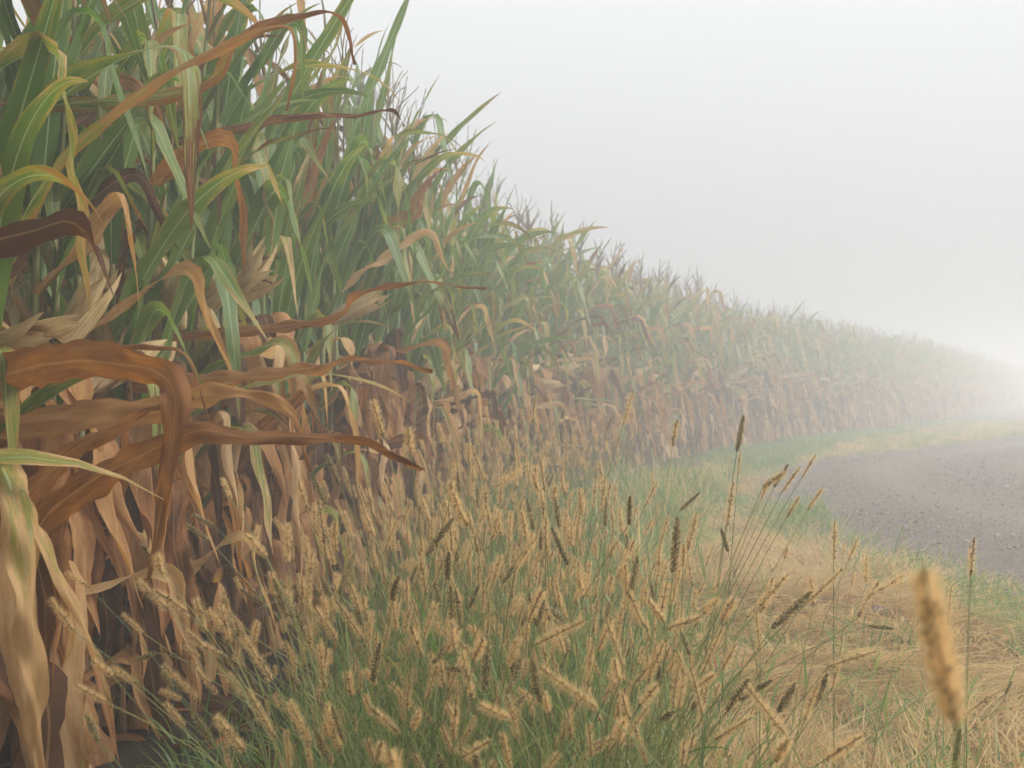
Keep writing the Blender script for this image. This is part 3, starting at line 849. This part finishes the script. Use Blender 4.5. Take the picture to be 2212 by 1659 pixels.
def blade_mb(mb, L, W, e0, bend, az, z0, dry=0.0, rnd=0.0, ns=7, twist=0.0, p0=(0, 0), mat=0):
    s = np.linspace(0, 1, ns); e = e0 - bend * s ** 1.5
    T = np.stack([np.cos(e) * math.cos(az), np.cos(e) * math.sin(az), np.sin(e)], 1)
    P = np.vstack([[0, 0, 0], np.cumsum(T[:-1] * L / (ns - 1), axis=0)]) + np.array([p0[0], p0[1], z0])
    B = np.array([-math.sin(az), math.cos(az), 0])[None] * np.ones((ns, 1)); N = np.cross(T, B)
    tw = twist * s
    B = B * np.cos(tw)[:, None] + N * np.sin(tw)[:, None]
    w = 0.5 * W * np.clip(1 - s ** 2.2, 0.02, 1)
    V = np.stack([P - B * w[:, None], P + B * w[:, None]], 1).reshape(-1, 3)
    mb.add(V, grid_faces(ns, 2), np.tile([-1, 1], ns), np.repeat(s * L, 2), dry, rnd, mat)

FBLADE = []
for i in range(14):
    b = MB(); blade_mb(b, gF.uniform(0.14, 0.28), gF.uniform(0.005, 0.008), gF.uniform(0.8, 1.3), gF.uniform(0.6, 2.0), 0, 0, gF.uniform(-0.1, 0.45), gF.random(), 9, gF.uniform(-1, 1))
    FBLADE.append(b.mesh('foxtail_leaf', M_GRASS))

def frame_z(d):
    return Vector(d).to_track_quat('Z', 'Y')

STEM_OF = {}
def foxtail(base, tip, label, g, head=None, lean=0.25, leaves=1, rad=0.00125, hscale=1.0, headdir=None, group='foxtail grass along the verge'):
    base, tip = Vector(base), Vector(tip)
    root = link('foxtail_grass', None); root.location = base
    P = stem_path(tip - base, lean)
    mb = MB(); add_tube(mb, P, np.linspace(rad, rad * 0.6, len(P)), 4, 0, g.random())
    STEM_OF[root.name] = link('stem', mb.mesh('stem', M_STEM), root)
    if head is None: head = g.integers(len(HEADS))
    L, st, sm, bm = HEADS[head][:4]
    h = link('seed_head', sm, root); h.location = tip - base
    dv = (Vector(P[-1] - P[-2]).normalized() + Vector(g.normal(0, 0.30, 3))) if headdir is None else Vector(headdir)
    h.rotation_mode = 'QUATERNION'; h.rotation_quaternion = frame_z(dv); h.scale = (hscale,) * 3
    link('bristles', bm, h)
    for k in range(leaves):
        i = g.integers(1, 5); lf = link('leaf', FBLADE[g.integers(len(FBLADE))], root)
        lf.location = P[i]; lf.rotation_euler = (0, 0, g.uniform(0, 6.28))
    return tag(root, label, 'foxtail grass', group, 'thing')

# seed heads that stand out in the photograph: tip x,y ; foot of head x,y ; a point down the stem ; distance ; style ; words
DARK, FUZZ, BARE = [i for i in range(24) if HEADS[i][1] == 0], [i for i in range(24) if HEADS[i][1] == 1], [i for i in range(24) if HEADS[i][1] == 2]
HERO = [
 (1368, 848, 1345, 920, 1290, 1080, 2.7, 1, 'tallest tan foxtail leaning right against the foggy corn'),
 (1607, 897, 1592, 975, 1540, 1330, 2.5, 0, 'tall dark-headed foxtail standing clear in front of the road bend'),
 (1599, 975, 1594, 1025, 1580, 1180, 3.0, 2, 'thin pale foxtail just under the tall dark head'),
 (1703, 1003, 1672, 1052, 1545, 1330, 2.6, 0, 'dark seed head first in the fan leaning over the gravel'),
 (1728, 1008, 1690, 1062, 1560, 1310, 2.5, 2, 'bare speckled seed head second in the fan leaning over gravel'),
 (1762, 982, 1732, 1032, 1600, 1240, 2.6, 2, 'highest thin head in the fan leaning over the gravel'),
 (1660, 1035, 1645, 1077, 1570, 1260, 2.9, 1, 'short tan head innermost of the fan by the road'),
 (1727, 1073, 1700, 1116, 1600, 1290, 2.7, 2, 'lowest spotted head in the fan beside the gravel'),
 (1777, 1053, 1746, 1100, 1640, 1280, 2.7, 1, 'outermost tan head of the fan over the gravel'),
 (1803, 1125, 1801, 1208, 1800, 1420, 2.3, 1, 'upright pale fuzzy foxtail alone above the straw'),
 (2103, 1160, 2098, 1242, 2080, 1640, 2.2, 2, 'upright foxtail with glowing bristles by the gravel edge'),
 (2075, 1575, 2063, 1645, 2055, 1740, 2.0, 0, 'small dark seed head low beside the big blurred one'),
 (1156, 855, 1151, 912, 1140, 1060, 3.2, 2, 'tall half-bare foxtail over the far grass clump'),
 (1018, 963, 1046, 1038, 1110, 1250, 2.6, 1, 'large tan foxtail leaning left above the middle clump'),
 (988, 1020, 993, 1077, 1000, 1260, 2.9, 0, 'dark upright head on a straight green stem left of centre'),
 (705, 980, 733, 1046, 830, 1260, 2.8, 0, 'dark slanting head closest to the corn leaves'),
 (1116, 962, 1122, 1010, 1130, 1180, 3.5, 1, 'small tan head near the top of the middle clump'),
 (1172, 980, 1169, 1026, 1160, 1200, 3.6, 1, 'small upright tan head beside the middle clump top'),
 (1138, 1078, 1152, 1142, 1190, 1330, 2.7, 0, 'dark head tilted left in the middle of the verge'),
 (1307, 1074, 1308, 1136, 1300, 1330, 2.7, 0, 'dark upright head right of the middle of the verge'),
 (1170, 1146, 1167, 1212, 1190, 1380, 2.5, 0, 'thick dark head in the very middle of the foxtails'),
 (1116, 1106, 1110, 1146, 1060, 1400, 3.1, 0, 'small dark head on a long straight dark stem'),
 (1512, 1064, 1470, 1102, 1300, 1330, 2.8, 0, 'dark head lying far over to the right on a long stem'),
 (1420, 1040, 1395, 1090, 1290, 1300, 2.8, 2, 'spotted head leaning right beside the flattened straw'),
 (1470, 1365, 1500, 1436, 1560, 1620, 2.2, 0, 'big dark green head tilted left in the lower verge'),
 (1425, 1432, 1419, 1497, 1400, 1640, 2.2, 0, 'dark upright head low in the thick foxtails'),
 (1355, 1543, 1352, 1602, 1350, 1740, 2.1, 0, 'dark upright head at the bottom of the verge'),
 (1405, 1258, 1418, 1318, 1440, 1520, 2.5, 0, 'olive head tilted left above the thick foxtails'),
 (403, 1132, 456, 1172, 640, 1370, 2.5, 0, 'lower of two dark heads leaning out over the dead corn leaves'),
 (414, 1110, 461, 1136, 680, 1340, 2.6, 0, 'upper of two dark heads leaning out over the dead corn leaves'),
 (590, 1118, 632, 1168, 800, 1360, 2.8, 1, 'tan head leaning left in front of the corn stalks'),
 (727, 1300, 786, 1382, 900, 1600, 2.0, 1, 'big fluffy tan head leaning left beside the dark soil'),
 (1932, 1358, 1878, 1352, 1640, 1420, 2.4, 0, 'dark head stretched out flat over the straw'),
 (1704, 1288, 1646, 1292, 1540, 1340, 2.6, 2, 'bare speckled head lying level above the straw'),
 (1757, 1284, 1730, 1312, 1660, 1420, 2.6, 0, 'short dark head leaning right above the green tuft'),
 (1165, 1440, 1290, 1530, 1480, 1650, 1.35, 1, 'long fluffy head lying slantwise across the lower foreground'),
 (1610, 1480, 1700, 1590, 1760, 1690, 1.5, 1, 'long fluffy head slanting left near the bottom straw'),
 (290, 1428, 336, 1410, 520, 1440, 2.5, 0, 'dark head nodding on an arched stem before the dead leaves'),
 (345, 1490, 392, 1512, 560, 1590, 2.4, 1, 'tan head lowest of those leaning out over the corn base'),
 (262, 1325, 310, 1368, 560, 1540, 2.5, 1, 'tan head leaning farthest out over the dead corn leaves'),
 (362, 1305, 410, 1335, 620, 1480, 2.6, 1, 'slim tan head leaning left across the rust-coloured leaves'),
 (458, 1356, 512, 1364, 700, 1440, 2.4, 1, 'level tan head before the gap in the corn base'),
 (470, 1306, 522, 1350, 700, 1500, 2.4, 1, 'fluffy tan head leaning left over the corn base'),
 (518, 1272, 566, 1302, 760, 1440, 2.5, 0, 'curved dark head leaning left beside the corn base'),
 (395, 1395, 432, 1420, 620, 1540, 2.4, 1, 'plump tan head leaning left near the soil'),
 (420, 1440, 470, 1500, 640, 1640, 2.2, 1, 'broad tan head leaning left over the bare soil'),
 (840, 1620, 862, 1700, 880, 1790, 1.1, 1, 'blurred pale head cut off by the bottom of the picture'),
]
for h in HERO:
    x0, y0, x1, y1, x2, y2, d, st, lab = h
    a, b, c = px(x0, y0, d), px(x1, y1, d), px(x2, y2, d)
    lst = (DARK, FUZZ, BARE)[st]
    want = (a - b).length
    hid = min(lst, key=lambda i: abs(HEADS[i][0] - want) + gF.uniform(0, 0.006))
    hs = max(0.7, min(1.5, want / HEADS[hid][0]))
    # carry the stem on below the point seen and let it steepen to the ground
    dirn = (c - b).normalized()
    if dirn.z > -0.25: dirn = (dirn + Vector((0, 0.0, -0.5))).normalized()
    k = 0.75 * c.z / max(0.2, -dirn.z)
    base = c + dirn * min(k, 0.45)
    base.y += gF.uniform(-0.05, 0.15)
    base.z = float(gz(base.x, base.y)) - 0.01
    r = b - base
    root = foxtail(base, b, lab, gF, hid, 0.5, gF.integers(0, 2), 0.0013, hs, a - b, 'foxtail heads that stand out')
    # straight stem through the seen point
    s = np.linspace(0, 1, 12)[:, None]
    cc = np.array(c - base)
    ctrl = cc * 1.0
    P = (1 - s) ** 2 * 0 + 2 * s * (1 - s) * ctrl + s * s * np.array(r)
    mb = MB(); add_tube(mb, P, np.linspace(0.0014, 0.0008, 12), 5, 0, gF.random())
    STEM_OF[root.name].data = mb.mesh('stem', M_STEM)

# the big blurred head close to the camera
hsp, hbr = head_meshes(gF, 0.098, 1, 80, 2200, 0.00042, 0.0150, 0.45, 1.6, 1.2)
a, b, c = px(1985, 1225, 0.62), px(2066, 1562, 0.62), px(2075, 1700, 0.62)
base = Vector((c.x + 0.03, c.y + 0.12, float(gz(c.x, c.y)) - 0.01))
big = link('foxtail_grass', None); big.location = base
P = stem_path(b - base, 0.55, 16); mb = MB(); add_tube(mb, P, np.linspace(0.0016, 0.0011, 16), 6, 0, 0.1)
link('stem', mb.mesh('stem', M_STEM), big)
h = link('seed_head', hsp.mesh('seed_head', M_SPIKT), big); h.location = b - base
h.rotation_mode = 'QUATERNION'; h.rotation_quaternion = frame_z(a - b); h.scale = ((a - b).length / 0.098,) * 3
link('bristles', hbr.mesh('bristles', M_BRIST), h)
tag(big, 'big blurred foxtail head right in front of the camera', 'foxtail grass', 'foxtail heads that stand out', 'thing')

# the thick stand: places first, then the largest as single plants and the rest as one mass
N_FOX = 1700
fx, fy, fh, fs = [], [], [], []
while len(fx) < N_FOX:
    y = gF.uniform(1.55, 9.5)
    xq = gF.uniform(-0.75, 1.25) + (0 if y < 7 else (y - 7) * 0.28); yq = y
    dc = float(np.interp(y, [1.2, 3.0, 5.0, 9.5], [xq + 0.62 + 0.2, xq + 0.95, xq + 0.85, xq + 0.55 - 0.7 * (y > 7) * (y - 7) / 2.5]))
    q = 1.0 - smooth(0.95, 1.4, dc) * 0.988
    q *= smooth(0.25, 0.55, dc)
    q *= 1.0 if y < 3.2 else (0.36 if y < 4.8 else (0.20 if y < 7.6 else 0.10))
    q *= 0.35 + 1.1 * float(vnoise(xq * 1.6 + 4, yq * 1.6))
    if y < 3.4 and xq < -0.36 + 0.10 * math.sin(y * 5): q *= 0.12
    if gF.random() > q: continue
    hgt = gF.normal(0.47, 0.115)
    if y > 4.8: hgt += 0.11 * float(smooth(4.8, 6.0, y))
    if gF.random() < 0.05: hgt += 0.17
    fx.append(xq); fy.append(yq); fh.append(hgt); fs.append(dc)
order = np.argsort(np.array(fy))
n_single = 300 - len(HERO) - 1
n_in = 0
rest = []
for i in order:
    x, y, hh, dc = fx[i], fy[i], fh[i], fs[i]
    base = Vector((x, y, float(gz(x, y)) - 0.01))
    lx = (dc - 0.85) * 0.20 + gF.normal(0, 0.17)
    ly = gF.normal(0.0, 0.14)
    tip = base + Vector((lx, ly, hh))
    u_ = tip.x / tip.y * FPX; v_ = (CAM_H - tip.z) / tip.y * FPX
    seen = abs(u_) < 530 and v_ < 400 and tip.y > 1.15
    if not seen and y < 2.2:
        continue
    if n_in < n_single and seen:
        hid = int(gF.choice(len(HEADS))); st = HEADS[hid][1]
        zone = 'in the lower foreground' if y < 2.0 else ('in the thick of the stand' if y < 2.7 else 'behind the thickest of the stand')
        what = ('dark-headed foxtail', 'fluffy tan foxtail', 'half-bare speckled foxtail')[st]
        side = 'beside the corn' if x < -0.28 else ('near the corn' if x < -0.05 else ('mid-verge' if x < 0.2 else ('past mid-verge' if x < 0.4 else 'towards the straw')))
        size = 'tall' if hh > 0.60 else ('short' if hh < 0.46 else 'middling')
        way = 'leaning left' if lx < -0.09 else ('leaning right' if lx > 0.09 else 'standing upright')
        foxtail(base, tip, '%s %s %s %s %s' % (size, what, way, side, zone), gF, hid, 0.2, gF.integers(0, 2), hscale=gF.uniform(0.8, 1.2), group='%ss %s %s' % (what, side, zone))
        n_in += 1
    else:
        rest.append((x, y, base.z, math.atan2(ly, lx), hh))
def fox_whole(g):
    hid = g.integers(len(HEADS)); L, st, _, _, sp, br = HEADS[hid]
    mb = MB(); lean = abs(g.normal(0.05, 0.10))
    P = stem_path((lean, 0, 0.62), 0.2, 8)
    add_tube(mb, P, np.linspace(0.0014, 0.0008, 8), 3, 0, g.random(), mat=0)
    M = Matrix.Translation(P[-1]) @ frame_z(P[-1] - P[-2]).to_matrix().to_4x4()
    mb.merge(sp, M, 1); mb.merge(br, M, 2)
    for k in range(2): blade_mb(mb, g.uniform(.14, .28), .006, g.uniform(.8, 1.3), g.uniform(.6, 2), g.uniform(0, 6.28), P[2 + k][2], g.uniform(-.1, .4), g.random(), 6, 0.5, P[2 + k][:2], 3)
    return mb.mesh('foxtail_whole', [M_STEM, M_SPIKD if st == 0 else M_SPIKT, M_BRIST, M_GRASS])
FOXW = [fox_whole(gF) for _ in range(16)]
rest = np.array(rest)
scatter('foxtail_stand', rest[:, :3], np.stack([rest[:, 0] * 0, rest[:, 0] * 0, rest[:, 3]], 1), rest[:, 4] / 0.62, gF.integers(0, 16, len(rest)), FOXW, 'countless small foxtails in the hazy clump further along the verge', 'foxtail grass')

# ---------------------------------------------------------------- verge grass, straw, litter, stones
gG = np.random.default_rng(44)
def tuft(g, n, Lr, Wr, er, br, dry, spread):
    mb = MB()
    for k in range(n):
        a = g.uniform(0, 6.28); r = spread * math.sqrt(g.random())
        blade_mb(mb, g.uniform(*Lr), g.uniform(*Wr), g.uniform(*er), g.uniform(*br), a + g.normal(0, .5), -0.005, g.uniform(*dry), g.random(), 6, g.uniform(-1.2, 1.2), (r * math.cos(a), r * math.sin(a)))
    return mb
TALL = [tuft(gG, 8, (.14, .36), (.003, .009), (0.9, 1.5), (.3, 1.8), (-.1, 1.05), .05).mesh('tall_tuft', M_GRASS) for _ in range(8)]
LOW = [tuft(gG, 12, (.05, .14), (.003, .0055), (.7, 1.4), (.3, 1.4), (-.1, .35), .05).mesh('low_tuft', M_GRASS) for _ in range(8)]
DRYT = [tuft(gG, 12, (.06, .17), (.0022, .004), (.2, 1.2), (.4, 1.7), (.8, 1.1), .05).mesh('dry_tuft', M_GRASS) for _ in range(8)]
def swath(g):
    mb = MB()
    for k in range(16):
        a = g.normal(0, 0.20)
        blade_mb(mb, g.uniform(.18, .42), g.uniform(.0022, .0042), g.uniform(.05, .45), g.uniform(.1, .7), a, g.uniform(0, .03), g.uniform(.8, 1.1), g.random(), 7, g.uniform(-1, 1), (g.uniform(-.12, .0), g.uniform(-.07, .07)))
    return mb.mesh('straw_swath', M_GRASS)
SWATH = [swath(gG) for _ in range(10)]

def spread(n, y0, y1, dens):
    """points on the verge, thinned by dens(x, y, dc, dr)"""
    s = s_of_y0 + y0 + (y1 - y0) * gG.random(n) ** 1.5
    dc = gG.uniform(0.0, 6.0, n)
    x, y, _, _ = on_curve(CORN, s, dc)
    dC_, _ = pdist(x, y, CORN); dR_, _ = pdist(x, y, ROAD)
    k = (gG.random(n) < dens(x, y, dC_, dR_)) & (dR_ < 0.45)
    return x[k], y[k], dC_[k], dR_[k]
def place(name, x, y, meshes, scl, label, cat, az=None, tilt=0.1, dz=0.0):
    n = len(x)
    rot = np.stack([gG.normal(0, tilt, n), gG.normal(0, tilt, n), gG.uniform(0, 6.28, n) if az is None else az], 1)
    return scatter(name, np.stack([x, y, gz(x, y) - 0.012 + dz], 1), rot, scl, gG.integers(0, len(meshes), n), meshes, label, cat)

x, y, dc, dr = spread(4200, 1.2, 13, lambda x, y, dc, dr: smooth(.65, .95, dc) * (1 - smooth(1.4, 2.0, dc)) * (0.35 + 0.9 * vnoise(x * 1.7, y * 1.7)))
place('tall_grass', x, y, TALL, gG.uniform(.7, 1.3, len(x)) * np.where(y > 5, 1.25, 1.0), 'green grass blades under the foxtails beside the corn', 'grass')
x, y, dc, dr = spread(20000, 1.8, 40, lambda x, y, dc, dr: np.clip(smooth(.35, .6, green_amount(x, y, dc, dr)) + 0.05 + 0.6 * smooth(.55, .72, vnoise(x * 2.6 + 5, y * 2.6)), 0, 1) * (0.35 * smooth(.25, .5, dc) + 0.65 * smooth(.7, 1.0, dc)) * (1 - 0.6 * smooth(.8, 1.0, dc) * (1 - smooth(1.5, 1.9, dc)) * (y < 4.5)) * (1 - smooth(-.1, .4, dr)))
place('short_grass', x, y, LOW, gG.uniform(.7, 1.8, len(x)), 'short green grass in patches on the verge', 'grass')
x, y, dc, dr = spread(15000, 1.8, 40, lambda x, y, dc, dr: np.clip(1.05 - 0.7 * smooth(.35, .6, green_amount(x, y, dc, dr)), 0, 1) * smooth(.7, 1.1, dc) * (1 - smooth(-.15, .3, dr)))
place('dry_grass', x, y, DRYT, gG.uniform(.7, 1.4, len(x)), 'tan dry grass covering the verge by the road', 'grass')
x, y, dc, dr = spread(9000, 1.6, 14, lambda x, y, dc, dr: smooth(1.1, 1.7, dc) * (1 - smooth(-.5, -.15, dr)) * np.clip(1.1 - smooth(.4, .7, green_amount(x, y, dc, dr)), .1, 1))
az = 6.0 * (vnoise(x * 0.7 + 7, y * 0.7 + 2) - 0.5) + 0.4 + gG.normal(0, .35, len(x))
place('flattened_straw', x, y, SWATH, gG.uniform(.7, 1.2, len(x)), 'flattened straw combed across the verge', 'straw', az, 0.08, 0.005)
# fallen seed heads in the straw
FALL = []
for i in range(8):
    L, st, _, _, sp, br = HEADS[(1, 2, 4, 7, 8, 10, 13, 3)[i]]
    mb = MB(); mb.merge(sp, Matrix.Rotation(R(78), 4, 'Y'), 0); mb.merge(br, Matrix.Rotation(R(78), 4, 'Y'), 1)
    FALL.append(mb.mesh('fallen_head', [M_SPIKT, M_BRIST]))
x, y, dc, dr = spread(8000, 1.6, 9, lambda x, y, dc, dr: smooth(1.2, 1.8, dc) * (1 - smooth(-.7, -.3, dr)) * (0.15 + 0.8 * vnoise(x * 2.2, y * 2.2)))
place('fallen_heads', x, y, FALL, gG.uniform(.8, 1.2, len(x)), 'fallen foxtail heads tangled in the straw', 'straw', None, 0.3, 0.035)
# scraps of dead leaf on the soil
SCRAP = []
for i in range(8):
    mb = MB(); leaf_strip(mb, gG.uniform(.12, .3), gG.uniform(.03, .06), .1, .25, None, 0, gG.uniform(-1, 1), .2, gG.uniform(-1, 1), .3, .3, (1.1, 1.2), gG.random(), 8, 3)
    SCRAP.append(mb.mesh('leaf_scrap', M_LEAF))
n = 1500
x, y, _, _ = on_curve(CORN, s_of_y0 + gG.uniform(0.5, 12, n), gG.uniform(-2.6, .75, n))
place('leaf_litter', x, y, SCRAP, gG.uniform(.5, 1.1, n), 'scraps of dead corn leaf on the dark soil', 'leaf litter', None, .25, .015)
# loose stones of the road
def stone(g):
    import bmesh
    bm = bmesh.new(); bmesh.ops.create_icosphere(bm, subdivisions=1, radius=1.0)
    V = np.array([v.co[:] for v in bm.verts]); F = np.array([[v.index for v in f.verts] for f in bm.faces]); bm.free()
    V *= g.uniform(.7, 1.2, (len(V), 1)); V *= np.array([1, g.uniform(.6, 1), g.uniform(.45, .8)])
    me = MB().add(V, F, 0, 0, 0, g.random()).mesh('stone', M_STONE)
    me.polygons.foreach_set('use_smooth', np.zeros(len(F), bool))
    return me
STONES = [stone(gG) for _ in range(10)]
n = 60000
s = float(np.interp(3.0, ROAD[0][:, 1], ROAD[2])) + 32 * gG.random(n) ** 1.8
o = gG.uniform(-.55, 5.5, n)
keep_ = gG.random(n) > 0.8 * (np.exp(-((o - 1.5) / 0.4) ** 2) + np.exp(-((o - 3.1) / 0.4) ** 2))      # wheels sweep the tracks bare
s, o = s[keep_], o[keep_]; n = len(o)
x, y, _, _ = on_curve(ROAD, s, o)
scatter('loose_gravel', np.stack([x, y, road_z(o) + 0.02 * (vnoise(x * 2, y * 2) - 0.5) + 0.012], 1), gG.uniform(0, 6.28, (n, 3)), gG.gamma(2.5, 0.0021, n) + 0.0022, gG.integers(0, 10, n), STONES, 'loose grey stones lying on the gravel road', 'gravel')

# small things on the ground
def flat_leaf(p, L, W, az, tilt, mat, label):
    mb = MB(); leaf_strip(mb, L, W, 0.15, 0.5, None, 0, 0.5, .12, 0.6, .3, .2, (1.5, 1.5), 0.4, 14, 5)
    o = link('fallen_leaf', mb.mesh('fallen_leaf', mat), None)
    o.location = (p[0], p[1], float(gz(p[0], p[1])) + p[2]); o.rotation_euler = (tilt, 0, az)
    return tag(o, label, 'leaf')
M_GREY = mat_simple('dead_weed_leaf', (0.10, 0.065, 0.05), (0.22, 0.15, 0.12), 0.7, 0.1)
M_RED = mat_simple('red_grass_leaf', (0.30, 0.07, 0.03), (0.42, 0.14, 0.06), 0.6, 0.2)
q = px(1885, 1325, 4.6); flat_leaf((q.x, q.y, 0.05), 0.075, 0.045, 0.3, 0.5, M_GREY, 'grey-brown curled leaf lying on the straw')
q = px(452, 1550, 3.0); flat_leaf((q.x, q.y, 0.03), 0.10, 0.018, 1.2, 0.9, M_RED, 'red-orange dead blade lying on the soil by the corn')
for i, (x2, y2, bx_, by_, lab) in enumerate([(1978, 1128, 1922, 1215, 'thin dark weed leaning right at the gravel edge'), (1950, 1140, 1925, 1210, 'short weed with yellow tip at the gravel edge')]):
    a, b = px(x2, y2, 6.3), px(bx_, by_, 6.3)
    w = link('roadside_weed', None); w.location = (b.x, b.y, float(gz(b.x, b.y)) - 0.02)
    P = stem_path(a - w.location, 0.35, 9)
    mb = MB(); add_tube(mb, P, np.linspace(0.0035, 0.0015, 9), 4, 0, 0.3); link('stem', mb.mesh('stem', M_STEM), w)
    for k in (3, 5, 7):
        lf = link('leaf', FBLADE[(i * 5 + k) % 14], w); lf.location = P[k]; lf.rotation_euler = (0, 0, k * 2.1); lf.scale = (0.35, 1.0, 0.35)
    hd = MB(); add_tube(hd, np.array([P[-1] + (P[-1] - P[-2]) * t_ for t_ in (-0.2, 0.0, 0.3, 0.6)]), np.array([0.002, 0.006, 0.005, 0.001]), 5, 0, 0.9); link('flower_head', hd.mesh('flower_head', M_STEM), w)
    tag(w, lab, 'weed', 'weeds at the gravel edge')

# ---------------------------------------------------------------- fog
hz = MB()
c = np.array([(sx, sy, sz) for sx in (-150, 150) for sy in (-150, 150) for sz in (-1.3, 3.3)], float)
hz.add(c, [(0, 1, 3, 2), (4, 6, 7, 5), (0, 4, 5, 1), (2, 3, 7, 6), (0, 2, 6, 4), (1, 5, 7, 3)])
t = NT('fog')
pv = t.n('ShaderNodeVolumePrincipled')
pv.inputs['Color'].default_value = (0.965, 0.975, 0.985, 1)
pv.inputs['Density'].default_value = 0.029
pv.inputs['Anisotropy'].default_value = 0.35
t.t.links.new(pv.outputs[0], t.out.inputs['Volume'])
tag(link('haze', hz.mesh('haze', t.mat)), 'thick white morning fog over field and road', 'fog', None, 'stuff')
print('corn full', n_full, 'one', n_one, 'field', len(field_pos), 'fox single', n_in, 'rest', len(rest), 'objects', len(scene.objects))
